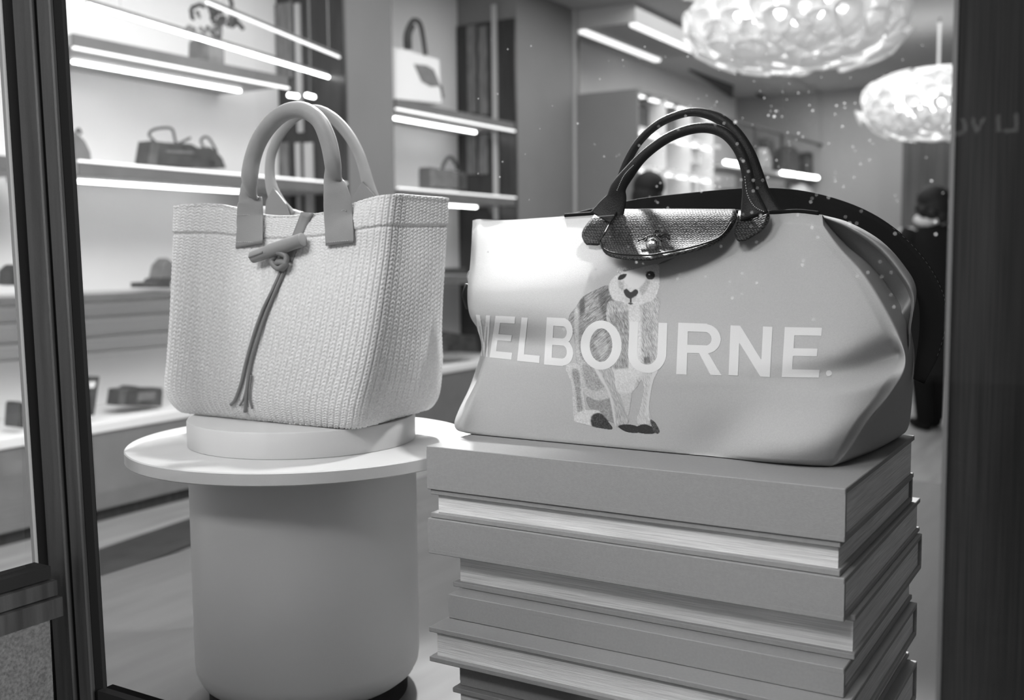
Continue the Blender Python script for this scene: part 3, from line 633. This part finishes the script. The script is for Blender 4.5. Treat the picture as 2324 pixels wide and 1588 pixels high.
pth2 = handle_path(RH, n); rr2 = spline([(r_/1500.,) for r_ in RHr], n)[:, 0]*.5; ff2 = spline([(f__,) for f__ in RHf], n)[:, 0]
G().tube(pth2, rr2, 20, flat=ff2).out('handle', M_tan, tote, True)
for q in ([(620, 426), (604, 455), (600, 495), (658, 495), (648, 462)], [(822, 412), (800, 448), (798, 470), (856, 465), (850, 445)]):
    G().prism([aty(x, y, 1.272) for x, y in q], (0, .003, 0)).out('handle_tab', M_tand, tote)
# toggle strap, toggle, knot, cords
decal('toggle_strap', tb, ([(686, 482), (672, 520), (655, 560), (640, 590)], [(712, 484), (693, 525), (677, 562), (664, 595)]), M_tan, tote, off=.0012, th=.0015, nu=4, nv=12, fallback=1.11)
def on(x, y, o=.005):
    l, n_ = hit(tb, x, y); return (l if l is not None else aty(x, y, 1.1))+(n_ if n_ is not None else np.array([0, -1, 0]))*o
tg0, tg1 = on(588, 590, .014), on(706, 549, .015)
g = G(); pts = [tg0*(1-a)+tg1*a for a in (0, .01, .32, .34, .36, .99, 1)]
g.tube(pts, [.0070, .0085, .0088, .0096, .0098, .0094, .0078], 20).out('toggle', M_tan, tote, True, 50)
G().tube([tg0*(1-a)+tg1*a+np.array([0, -.0087, .0]) for a in (.02, .3)], .0016, 6).out('toggle_slot', M_tand, tote)
G().tube(spline([on(637, 585, .012), on(628, 597, .010), on(640, 612, .009), on(658, 606, .012), on(664, 588, .013), on(650, 580, .018)], 24), .0042, 8).out('knot', M_tand, tote, True)
G().tube(spline([on(632, 604, .004), on(645, 600, .012), on(662, 603, .012), on(648, 614, .008)], 16), .0045, 8).out('knot', M_tand, tote, True)
for c in ([(644, 612), (622, 660), (600, 705), (580, 760), (563, 820), (551, 870), (538, 905), (528, 916)], [(650, 614), (630, 660), (608, 712), (590, 765), (574, 820), (566, 870), (563, 900), (560, 932)], [(563, 880), (556, 905), (548, 918)], [(574, 850), (570, 895), (576, 925)]):
    G().tube(spline([on(x, y, .0035) for x, y in c], 40), .0026 if len(c) > 4 else .0015, 8).out('cord', M_tand, tote, True)

# ------------------------------------------------------------------ canvas travel bag
bag = thing('travel_bag', 'pale canvas travel bag with lettering and kangaroo print, on the pile of books', 'handbag', (-.54, 1.32, .971))
NVb, NSb = 120, 220
FLb = px3([(1049, 981, 1.19), (1042, 963, 1.192), (1052, 930, 1.195), (1066, 885, 1.20), (1079, 845, 1.205), (1090, 808, 1.21), (1092, 782, 1.215), (1084, 745, 1.22), (1075, 710, 1.23), (1072, 660, 1.245), (1073, 600, 1.265), (1071, 545, 1.285), (1073, 500, 1.305)], NVb)
FRb = px3([(1900, 1059, 1.192), (1935, 1010, 1.20), (1975, 950, 1.21), (2025, 890, 1.225), (2055, 830, 1.235), (2040, 760, 1.245), (2005, 690, 1.255), (1960, 620, 1.27), (1905, 560, 1.29), (1866, 508, 1.305)], NVb)
Tb = px3([(1073, 500, 1.305), (1090, 497, 1.32), (1150, 499, 1.32), (1230, 494, 1.32), (1320, 488, 1.32), (1450, 480, 1.32), (1600, 480, 1.32), (1740, 484, 1.32), (1810, 481, 1.32), (1866, 487, 1.318)], NSb)
Bb = px3([(1049, 981, 1.19), (1075, 990, 1.186), (1200, 1004, 1.184), (1400, 1024, 1.184), (1600, 1044, 1.184), (1750, 1056, 1.184), (1850, 1061, 1.186), (1900, 1059, 1.192)], NSb)
FRb[-1] = Tb[-1]
FLd = px3([(1049, 981, 1.20), (1040, 963, 1.24), (1050, 930, 1.275), (1064, 885, 1.29), (1077, 845, 1.29), (1088, 808, 1.285), (1090, 782, 1.28), (1082, 745, 1.28), (1073, 710, 1.28), (1070, 660, 1.285), (1071, 600, 1.29), (1070, 545, 1.295), (1072, 500, 1.305)], NVb)
v = np.linspace(0, 1, NVb)[:, None, None]; s_ = np.linspace(0, 1, NSb)[None, :, None]
Fr = (1-s_)*FLb[:, None]+s_*FRb[:, None]+(1-v)*Bb[None]+v*Tb[None]-((1-s_)*(1-v)*Bb[0]+s_*(1-v)*Bb[-1]+(1-s_)*v*Tb[0]+s_*v*Tb[-1])
_k = np.clip(s_/.13, 0, 1); Fr = Fr+(FLd-FLb)[:, None]*(1-_k*_k*(3-2*_k))
vv, ss = v[..., 0], s_[..., 0]
bul = -.028*np.sin(math.pi*vv**1.3)*np.sin(math.pi*ss)**.45*(1-.75/(1+np.exp(-(ss-.52)*22))*np.clip((vv-.35)*3, 0, 1))
def gs(cx_, cy_, sx, sy, a=0.):
    c_, d_ = math.cos(a), math.sin(a); X_ = (ss-cx_)*c_+(vv-cy_)*d_*.6; Y_ = -(ss-cx_)*d_/.6+(vv-cy_)*c_; return np.exp(-(X_/sx)**2-(Y_/sy)**2)
bul += -.026*gs(.24, .72, .20, .14)            # full shoulder, upper left
bul += .024*gs(.14, .52, .16, .075)             # hollow under it
bul += .026*gs(.055, .33, .030, .13, .2)          # crease by the left edge
bul += -.022*gs(.07, .15, .07, .13)
bul += -.012*gs(.45, .42, .2, .2)
bul += .012*gs(.56, .80, .05, .22, -.6)
bul += -.012*gs(.80, .42, .15, .18)            # right belly
bul += .050*gs(.93, .47, .17, .055, .2)       # hollow running to the right edge
bul += -.024*gs(.80, .13, .20, .12, .12)
bul += .012*gs(.60, .10, .06, .14, -.5)
bul *= np.clip(ss*30, 0, 1)**.7*np.clip((1-ss)*18, 0, 1)*np.clip(vv*22, 0, 1)*np.clip((1-vv)*26, 0, 1)
Fr[..., 1] += bul
Bk = Fr.copy(); Bk[..., 1] = 2*1.32-Fr[..., 1]-.0; Bk[..., 1] += .02*np.sin(math.pi*vv)*np.sin(math.pi*ss)
BRb = px3([(2058, 988, 1.44), (2067, 950, 1.445), (2073, 880, 1.44), (2076, 800, 1.425), (2068, 735, 1.41), (2080, 655, 1.395), (2052, 600, 1.38), (2000, 545, 1.36), (1930, 505, 1.34), (1866, 487, 1.322)], NVb)
Bk = Bk+s_**3*(BRb[:, None]-Bk[:, -1:])
NG = 50; tg = np.linspace(0, 1, NG)[None, :, None]
Rg = (1-tg)*FRb[:, None]+tg*BRb[:, None]
_t, _v = tg[..., 0], v[..., 0]; _w = np.clip((_v-.38)/.22, 0, 1)*np.clip((1-_v)*7, 0, 1)
dep = .22*np.where(_t < .64, (_t/.64)**1.1, np.clip((.74-_t)/.10, 0, 1))*_w-.024*np.sin(math.pi*np.clip((_t-.72)/.28, 0, 1))**.7*_w
low = .010*np.sin(math.pi*_t)*np.clip((.35-_v)*4, 0, 1)
Rg = Rg+dep[..., None]*np.array([-.22, .97, 0])+low[..., None]*np.array([.55, -.83, 0])
Lg = (1-tg)*Bk[:, :1]+tg*Fr[:, :1]; Lg = Lg+(.03*np.sin(math.pi*tg)*np.sin(math.pi*v)**.7)*np.array([1., 0, 0])
loop = np.concatenate([Fr[:, :-1], Rg[:, :-1], Bk[:, ::-1][:, :-1], Lg[:, :-1]], 1)
floor_z = .9712
for it in range(2):
    L2 = .5*loop+.25*(np.roll(loop, 1, 1)+np.roll(loop, -1, 1)); loop = L2
loop[..., 2] = np.maximum(loop[..., 2], floor_z)
# round the bottom edge
cb_ = loop.mean(1, keepdims=True); kk = (1-.028*np.exp(-v*NVb/2.2)); loop[..., :2] = (cb_+(loop-cb_)*kk)[..., :2]
loop[0, :, 2] = floor_z
body = grid('canvas_body', loop, M_bag, bag, closed=True)
mesh('base', loop[0][::6], [tuple(range(len(loop[0][::6])-1, -1, -1))], M_bag, bag)
C_ = loop.shape[1]; fb = [(i*C_+j, i*C_+(j+1) % C_, (i+1)*C_+(j+1) % C_, (i+1)*C_+j) for i in range(NVb-1) for j in range(C_)]
bb = BVHTree.FromPolygons([Vector(p) for p in loop.reshape(-1, 3)], fb)
# zip seam along the top
G().tube(spline([p+np.array([0, 0, .001]) for p in Tb[88::8]], 60), .0028, 8, ref=(0, 0, 1)).out('zip_seam', M_strap, bag, True)

# lettering: unit-square polygons mapped on measured quads, laid on the cloth
def arc(cx_, cy_, rx, ry, a0, a1, n): return [(cx_+rx*math.cos(math.radians(a)), cy_+ry*math.sin(math.radians(a))) for a in np.linspace(a0, a1, n)]
GL = {'E': [[(0, 0), (.97, 0), (.97, .165), (.27, .165), (.27, .42), (.90, .42), (.90, .575), (.27, .575), (.27, .835), (1, .835), (1, 1), (0, 1)]],
      'L': [[(0, 0), (.29, 0), (.29, .835), (1, .835), (1, 1), (0, 1)]],
      'N': [[(0, 0), (.235, 0), (.77, .66), (.77, 0), (1, 0), (1, 1), (.76, 1), (.23, .35), (.23, 1), (0, 1)]],
      'M': [[(0, 0), (.3, 0), (.5, .65), (.7, 0), (1, 0), (1, 1), (.8, 1), (.8, .25), (.58, 1), (.42, 1), (.2, .25), (.2, 1), (0, 1)]],
      'U': [[(0, 0), (.245, 0)]+[(.245, .6)]+arc(.5, .62, .255, .225, 180, 0, 12)[0:]+[(.755, .6), (.755, 0), (1, 0), (1, .62)]+arc(.5, .62, .5, .40, 0, 180, 16)+[(0, .62)]]}
def inside(px_, py_, poly):
    c_ = np.zeros(px_.shape, bool); n_ = len(poly); j = n_-1
    for i in range(n_):
        xi, yi = poly[i]; xj, yj = poly[j]
        with np.errstate(divide='ignore', invalid='ignore'):
            cond = ((yi > py_) != (yj > py_)) & (px_ < (xj-xi)*(py_-yi)/(yj-yi+1e-12)+xi)
        c_ ^= cond; j = i
    return c_
def shape(ch, U, V):
    if ch == 'O': return (((U-.5)/.5)**2+((V-.5)/.5)**2 <= 1) & ~(((U-.5)/.265)**2+((V-.5)/.335)**2 <= 1)
    if ch == '.': return ((U-.5)/.5)**2+((V-.5)/.5)**2 <= 1
    if ch == 'B':
        o1 = ((U < .68) | (((U-.64)/.32)**2+((V-.265)/.265)**2 <= 1)) & (V < .53) & (U < .96); o2 = ((U < .66) | (((U-.64)/.36)**2+((V-.72)/.28)**2 <= 1)) & (V > .45)
        h1 = (U > .26) & (((U < .60) & (abs(V-.29) < .125)) | (((U-.58)/.15)**2+((V-.29)/.125)**2 <= 1)); h2 = (U > .26) & (((U < .62) & (abs(V-.71) < .135)) | (((U-.60)/.16)**2+((V-.71)/.135)**2 <= 1))
        return (o1 | o2) & ~h1 & ~h2
    if ch == 'R':
        o1 = ((U < .66) | (((U-.64)/.34)**2+((V-.29)/.29)**2 <= 1)) & (V < .58); h1 = (U > .22) & (((U < .62) & (abs(V-.29) < .13)) | (((U-.62)/.14)**2+((V-.29)/.13)**2 <= 1))
        st = U < .22; leg = inside(U, V, [(.38, .5), (.62, .5), (.72, .60), (1.0, 1), (.74, 1), (.48, .58)])
        return ((o1 & ~h1) | st | leg)
    return inside(U, V, GL[ch][0])
LET = [('M', (1080, 713), (1113.5, 715), (1092, 808), (1107, 811)), ('E', (1125, 715.5), (1172, 717.7), (1111, 812), (1161, 817)), ('L', (1184, 719.5), (1233, 722), (1173.6, 819.5), (1224.6, 824.5)),
       ('B', (1242, 721), (1304, 724), (1235.7, 826), (1301, 832)), ('O', (1319, 726), (1412, 728), (1316, 838), (1411, 840)), ('U', (1428.6, 729), (1515.5, 733), (1423, 843), (1512, 847)),
       ('R', (1540.6, 733.7), (1638, 737), (1536, 848), (1639, 852)), ('N', (1657.6, 738), (1754, 741.5), (1653, 851.6), (1748, 856)), ('E', (1780.7, 742), (1869, 743.7), (1773.5, 856), (1859, 857.5)), ('.', (1874, 839), (1888.5, 839.5), (1873.5, 854), (1888, 854.5))]
for ch, TL, TR, BL_, BR_ in LET:
    w_ = int(max(10, (TR[0]-TL[0])*1.3)); h__ = int(max(12, (BL_[1]-TL[1])*1.3)); U, V = np.meshgrid(np.linspace(-.01, 1.01, w_), np.linspace(-.01, 1.01, h__))
    Q = [np.array(q, float) for q in (TL, TR, BL_, BR_)]; PXY = (1-U)[..., None]*(1-V)[..., None]*Q[0]+U[..., None]*(1-V)[..., None]*Q[1]+(1-U)[..., None]*V[..., None]*Q[2]+U[..., None]*V[..., None]*Q[3]
    mk = shape(ch, U, V); P = np.zeros(U.shape+(3,))
    for i in range(h__):
        for j in range(w_):
            if mk[i, j]:
                l, n_ = hit(bb, *PXY[i, j])
                if l is None: mk[i, j] = False
                else: P[i, j] = l+n_*.0005
    grid('letter', P, M_print, bag, mask=mk)

# kangaroo print: painted value field on a fine grid laid on the cloth
z6 = lambda pts: [(1240+a/3.528, 560+c/3.528) for a, c in pts]
x_ = np.arange(1284, 1532, 1.0); y_ = np.arange(582, 988, 1.0); X, Y = np.meshgrid(x_, y_); val = np.zeros(X.shape); al = np.zeros(X.shape)
def blur(a, n_):
    for it in range(n_): a = (a+np.roll(a, 1, 0)+np.roll(a, -1, 0)+np.roll(a, 1, 1)+np.roll(a, -1, 1))/5
    return a
nz = rng.normal(0, 1, X.shape)
def streak(angle, L_=5):
    a = nz.copy(); o = np.zeros(a.shape); dx, dy = math.cos(angle), math.sin(angle)
    for k in range(-L_, L_+1): o += np.roll(np.roll(a, int(round(k*dy)), 0), int(round(k*dx)), 1)
    return o/math.sqrt(2*L_+1)
st1, st2, fine = streak(-.7), streak(1.2, 3), blur(nz, 1)*2
def paint(pts, g, soft=3, tex=None, ta=.0, alpha=1., conv=True):
    global val, al
    if len(pts) > 4: pts = [tuple(q) for q in spline([pts[-1]]+list(pts)+[pts[0], pts[1]], 8*len(pts)+16)[8:-8]]
    mk = inside(X, Y, z6(pts) if conv else pts).astype(float); mk = blur(mk, soft)*alpha; t_ = g if tex is None else np.clip(g+ta*tex, .02, .95)
    val = val*(1-mk)+t_*mk; al = np.maximum(al, mk)
paint([(330, 1195), (520, 1210), (560, 1400), (480, 1385), (400, 1310), (345, 1290)], .27, 4, fine, .04)
paint([(570, 1090), (695, 1080), (688, 1180), (662, 1345), (635, 1335), (590, 1200)], .47, 4, fine, .03)
paint([(140, 950), (230, 925), (290, 980), (296, 1100), (305, 1200), (318, 1310), (250, 1368), (214, 1366), (208, 1250), (200, 1110), (172, 1030)], .50, 2, fine, .05)
paint([(205, 990), (262, 1000), (278, 1180), (290, 1300), (252, 1315), (232, 1130)], .27, 4, fine, .06)
paint([(270, 920), (420, 950), (505, 1130), (522, 1195), (430, 1228), (350, 1205), (298, 1165), (285, 1050)], .46, 3, fine, .05)
paint([(290, 940), (400, 980), (470, 1110), (400, 1150), (320, 1110)], .32, 9, fine, .06)
paint([(175, 620), (185, 545), (235, 480), (290, 400), (400, 340), (500, 310), (545, 420), (545, 600), (600, 760), (590, 900), (530, 990), (400, 980), (290, 905), (235, 820), (215, 700)], .24, 2, st1, .075)
paint([(265, 430), (305, 410), (310, 520), (270, 560)], .09, 4, st1, .03)
paint([(420, 380), (510, 340), (520, 560), (470, 600), (440, 500)], .13, 6, st1, .05)
paint([(225, 540), (255, 500), (262, 800), (280, 920), (235, 900)], .42, 5, fine, .05)
paint([(380, 760), (460, 660), (500, 820), (440, 910)], .36, 7, st1, .08)
paint([(500, 440), (620, 450), (890, 400), (895, 600), (905, 900), (890, 1000), (770, 1060), (700, 1150), (560, 1160), (520, 1010), (560, 850), (560, 700), (485, 590)], .42, 2, st2, .10)
paint([(500, 560), (600, 520), (680, 560), (680, 900), (600, 1000), (545, 960), (600, 800)], .26, 9, st2, .08)
paint([(660, 480), (750, 480), (760, 700), (740, 1000), (660, 1010), (670, 760)], .58, 8, fine, .05)
paint([(760, 560), (860, 560), (880, 900), (780, 930)], .36, 8, st2, .09)
paint([(780, 880), (830, 880), (840, 930), (780, 940)], .13, 5, st2, .03)
paint([(540, 990), (760, 990), (720, 1080), (690, 1160), (570, 1160)], .58, 9, fine, .04)
paint([(385, 975), (525, 975), (560, 1150), (625, 1320), (660, 1405), (560, 1440), (525, 1260), (490, 1150), (430, 1050)], .40, 2, st2, .07)
paint([(385, 975), (410, 975), (520, 1190), (560, 1430), (548, 1430), (500, 1180), (430, 1060)], .56, 2)
paint([(755, 1000), (890, 990), (860, 1070), (838, 1180), (825, 1300), (845, 1410), (715, 1410), (745, 1300), (775, 1130)], .50, 2, st2, .07)
paint([(850, 1000), (890, 990), (855, 1080), (832, 1200), (820, 1330), (800, 1330), (820, 1150)], .58, 3)
paint([(235, 1345), (310, 1305), (430, 1320), (420, 1440), (300, 1420), (220, 1395)], .58, 2, fine, .05)
paint([(360, 1360), (400, 1330), (440, 1335), (480, 1375), (528, 1440), (520, 1462), (430, 1452), (365, 1432)], .035, 2, fine, .02)
paint([(575, 1440), (620, 1420), (700, 1425), (745, 1450), (735, 1488), (640, 1482)], .02, 1, fine, .01)
paint([(725, 1440), (780, 1420), (840, 1435), (875, 1480), (845, 1497), (740, 1488)], .02, 1, fine, .01)
paint([(830, 1388), (868, 1398), (908, 1470), (892, 1497), (860, 1475)], .07, 1, fine, .03)
paint([(500, 300), (528, 250), (575, 215), (640, 190), (720, 172), (800, 150), (898, 140), (908, 220), (905, 330), (870, 410), (800, 450), (690, 475), (610, 445), (540, 425), (505, 360)], .60, 2, fine, .05)
paint([(568, 165), (600, 158), (745, 170), (660, 192), (570, 218)], .45, 1, fine, .08)
paint([(600, 190), (720, 172), (640, 200)], .12, 1)
paint([(893, 142), (940, 112), (1040, 84), (1010, 100), (950, 128)], .16, 1)
paint([(575, 268), (622, 270), (615, 360), (580, 330)], .40, 5, fine, .05)
paint([(750, 290), (800, 260), (830, 290), (780, 380), (750, 370)], .42, 5, fine, .05)
paint([(620, 210), (740, 180), (800, 240), (740, 330), (640, 300)], .66, 6)
paint([(572, 262), (588, 228), (640, 216), (632, 246), (598, 266)], .02, 1)
paint(arc(833, 230, 37, 34, 0, 360, 20), .03, 1); paint([(790, 205), (830, 196), (878, 206), (845, 208)], .03, 1); paint(arc(824, 222, 7, 7, 0, 360, 8), .7, 0)
paint([(618, 352), (645, 338), (676, 362), (712, 340), (736, 358), (722, 390), (684, 418), (664, 416), (636, 396)], .03, 1)
paint([(630, 400), (670, 420), (720, 395), (700, 440), (640, 440)], .5, 3); paint([(670, 412), (681, 412), (681, 448), (670, 448)], .04, 0); paint([(648, 452), (676, 444), (700, 456), (676, 465)], .05, 1)
print_edge = al > .5
P = np.zeros(X.shape+(3,)); mk = print_edge.copy()
for i in range(X.shape[0]):
    for j in range(X.shape[1]):
        if mk[i, j]:
            l, n_ = hit(bb, X[i, j], Y[i, j])
            if l is None: mk[i, j] = False
            else: P[i, j] = l+n_*.00025
grid('kangaroo_print', P, M_kang, bag, colors=np.clip(val, .015, .9), mask=mk)

# leather flap over the top with stud
def flap_sheet(name, rows, Ytop, Ybot, m, th=.0035, nu=24, nv=16, offs=.007):
    L = spline([r_[0] for r_ in rows], nv); R = spline([r_[1] for r_ in rows], nv); P = np.zeros((nv, nu, 3))
    for i in range(nv):
        for j in range(nu):
            a = j/(nu-1); q = L[i]*(1-a)+R[i]*a; l, n_ = hit(bb, *q)
            Yd = Ytop+(Ybot-Ytop)*(i/(nv-1))**.8
            if l is not None: Yd = min(Yd, l[1]-offs*.8)
            P[i, j] = aty(q[0], q[1], Yd)
    for it in range(4):
        Q = P.copy(); Q[1:-1, 1:-1, 1] = .2*(P[1:-1, 1:-1, 1]+P[2:, 1:-1, 1]+P[:-2, 1:-1, 1]+P[1:-1, 2:, 1]+P[1:-1, :-2, 1]); P = Q
    o = grid(name, P, m, bag); md = o.modifiers.new('th', 'SOLIDIFY'); md.thickness = th; md.offset = -1 if False else 1; return o, P
fo, FP = flap_sheet('flap', [((1407, 474), (1668, 474)), ((1398, 490), (1672, 488)), ((1386, 510), (1662, 510)), ((1372, 530), (1648, 530)), ((1362, 548), (1630, 546)), ((1365, 562), (1600, 558)), ((1376, 574), (1560, 569)), ((1400, 581), (1510, 579)), ((1440, 585), (1475, 585))], 1.300, 1.222, M_snake)
fl_b = BVHTree.FromPolygons([Vector(p) for p in FP.reshape(-1, 3)], [(i*24+j, i*24+j+1, (i+1)*24+j+1, (i+1)*24+j) for i in range(15) for j in range(23)])
def onf(x, y, o):
    l, n_ = hit(fl_b, x, y)
    return (l+n_*o) if l is not None else aty(x, y, 1.22)
edge = [(1407, 476), (1398, 490), (1386, 510), (1372, 530), (1364, 548), (1367, 562), (1378, 573), (1400, 580), (1440, 584), (1475, 584), (1510, 578), (1560, 568), (1600, 557), (1630, 545), (1648, 529), (1662, 508)]
G().tube(spline([onf(x, y, .003) for x, y in edge], 70), .0013, 7).out('flap_piping', M_blk, bag, True)
c0 = onf(1483, 560, .004); g = G(); d_ = np.array([.1, -1, .25]); d_ /= np.linalg.norm(d_)
g.tube([c0, c0+d_*.002, c0+d_*.004, c0+d_*.005], [.0085, .0085, .0065, .003], 18, ref=(0, 0, 1)).out('stud', M_chrome, bag, True)
# embossed rider emblem above the stud
g = G()
for c in ([(1462, 547), (1472, 540), (1482, 538), (1492, 536), (1500, 540)], [(1470, 544), (1466, 552)], [(1480, 540), (1476, 548)], [(1492, 538), (1497, 545), (1503, 551)], [(1500, 540), (1514, 534), (1520, 540)], [(1486, 537), (1490, 526), (1496, 528)], [(1462, 547), (1450, 550)], [(1510, 538), (1522, 548)]):
    g.tube(spline([onf(x, y, .0034) for x, y in c], 8), .0011, 6)
g.out('embossed_emblem', M_blk, bag, True)
# handle tabs
flap_sheet('handle_tab', [((1350, 486), (1400, 478)), ((1338, 500), (1398, 496)), ((1326, 515), (1392, 514)), ((1320, 530), (1382, 532)), ((1322, 542), (1370, 546)), ((1330, 551), (1355, 552))], 1.298, 1.262, M_snake, nu=10, nv=8)
flap_sheet('handle_tab', [((1676, 478), (1744, 476)), ((1674, 496), (1745, 494)), ((1670, 512), (1736, 510)), ((1666, 526), (1722, 525)), ((1670, 538), (1700, 537)), ((1676, 542), (1688, 541))], 1.298, 1.262, M_snake, nu=10, nv=8)
# handles
def bhandle(lst, rad, fl, k=1650.):
    n = 90; p_ = px3(lst, n); r_ = spline([(a,) for a in rad], n)[:, 0]/k*.5; f2 = spline([(a,) for a in fl], n)[:, 0]
    G().tube(p_, r_, 16, flat=f2).out('handle', M_blk, bag, True); return p_, r_
bhandle([(1372, 500, 1.285), (1385, 478, 1.288), (1398, 452, 1.29), (1404, 425, 1.29), (1424, 396, 1.29), (1460, 354, 1.29), (1510, 316, 1.29), (1560, 295, 1.29), (1605, 290, 1.29), (1645, 303, 1.29), (1676, 338, 1.29), (1694, 385, 1.29), (1700, 425, 1.29), (1706, 460, 1.288), (1712, 492, 1.285)],
        [80, 70, 52, 38, 30, 23, 22, 22, 22, 23, 23, 24, 30, 46, 62], [.12, .14, .25, .5, .8, .8, .8, .8, .8, .8, .8, .7, .6, .35, .2])
bhandle([(1392, 500, 1.355), (1400, 455, 1.36), (1408, 410, 1.36), (1424, 366, 1.36), (1450, 322, 1.36), (1490, 284, 1.36), (1535, 262, 1.36), (1580, 254, 1.36), (1630, 268, 1.36), (1670, 302, 1.36), (1700, 348, 1.36), (1718, 395, 1.36), (1730, 435, 1.36), (1744, 470, 1.355), (1756, 496, 1.35)],
        [40, 30, 22, 20, 19, 19, 19, 20, 24, 26, 27, 28, 32, 40, 50], [.3, .5, .8, .9, .9, .9, .9, .9, .9, .8, .8, .7, .6, .4, .3])
# pale edge stitching on the handles
for lst in ([(1411, 440), (1384, 470), (1400, 432), (1416, 398)][2:]+[(1440, 372)], [(1690, 400), (1696, 440), (1712, 468), (1738, 482)], [(1350, 492), (1372, 490), (1396, 488)]):
    g = G(); q = spline([aty(x, y, 1.278) for x, y in lst], 40)
    for i in range(0, 38, 2): g.tube([q[i], q[i+1]], .0006, 5)
    o = g.out('stitching', M_stitch, bag); o['kind'] = 'stuff'
# shoulder strap
Ou = spline([(1262, 494), (1350, 472), (1450, 451), (1560, 438), (1690, 427), (1800, 430), (1900, 452), (1985, 488), (2056, 540), (2108, 600), (2142, 665), (2150, 725), (2132, 800), (2096, 870)], 80)
In = spline([(1290, 498), (1370, 496), (1450, 494), (1560, 494), (1690, 494), (1800, 492), (1890, 504), (1965, 534), (2018, 572), (2056, 622), (2084, 680), (2088, 740), (2082, 800), (2074, 860)], 80)
A = np.zeros((80, 5, 3))
for i in range(80):
    for j in range(5):
        q = Ou[i]*(1-j/4)+In[i]*j/4; A[i, j] = aty(q[0], q[1], 1.405+.012*math.sin(i/79*math.pi)+.008*j/4)
A[..., 0] = np.minimum(A[..., 0], 5); o = grid('shoulder_strap', A, M_strap, bag); md = o.modifiers.new('th', 'SOLIDIFY'); md.thickness = .003; md.offset = 0
g = G()
for i in range(46, 74):
    p0, p1 = A[i, 0]*.92+A[i, 1]*.08, A[i+1, 0]*.92+A[i+1, 1]*.08; g.tube([p0+(0, -.003, 0), (p0+p1)/2+(0, -.003, 0)], .0004, 5)
o = g.out('stitching', mat('dim_thread', .05, .8), bag); o['kind'] = 'stuff'
# side tab and ring on the left
G().tube([aty(1066, 700, 1.30), aty(1062, 670, 1.30), aty(1066, 645, 1.30)], [.006, .010, .007], 10).out('side_tab', M_blk, bag, True)
rc = aty(1071, 628, 1.30); G().tube([rc+np.array([.007*math.cos(a), 0, .010*math.sin(a)]) for a in np.linspace(0, 2*math.pi, 17)], .0016, 8).out('ring', M_chrome, bag, True)

# ------------------------------------------------------------------ sign across the street, seen only mirrored in the glass
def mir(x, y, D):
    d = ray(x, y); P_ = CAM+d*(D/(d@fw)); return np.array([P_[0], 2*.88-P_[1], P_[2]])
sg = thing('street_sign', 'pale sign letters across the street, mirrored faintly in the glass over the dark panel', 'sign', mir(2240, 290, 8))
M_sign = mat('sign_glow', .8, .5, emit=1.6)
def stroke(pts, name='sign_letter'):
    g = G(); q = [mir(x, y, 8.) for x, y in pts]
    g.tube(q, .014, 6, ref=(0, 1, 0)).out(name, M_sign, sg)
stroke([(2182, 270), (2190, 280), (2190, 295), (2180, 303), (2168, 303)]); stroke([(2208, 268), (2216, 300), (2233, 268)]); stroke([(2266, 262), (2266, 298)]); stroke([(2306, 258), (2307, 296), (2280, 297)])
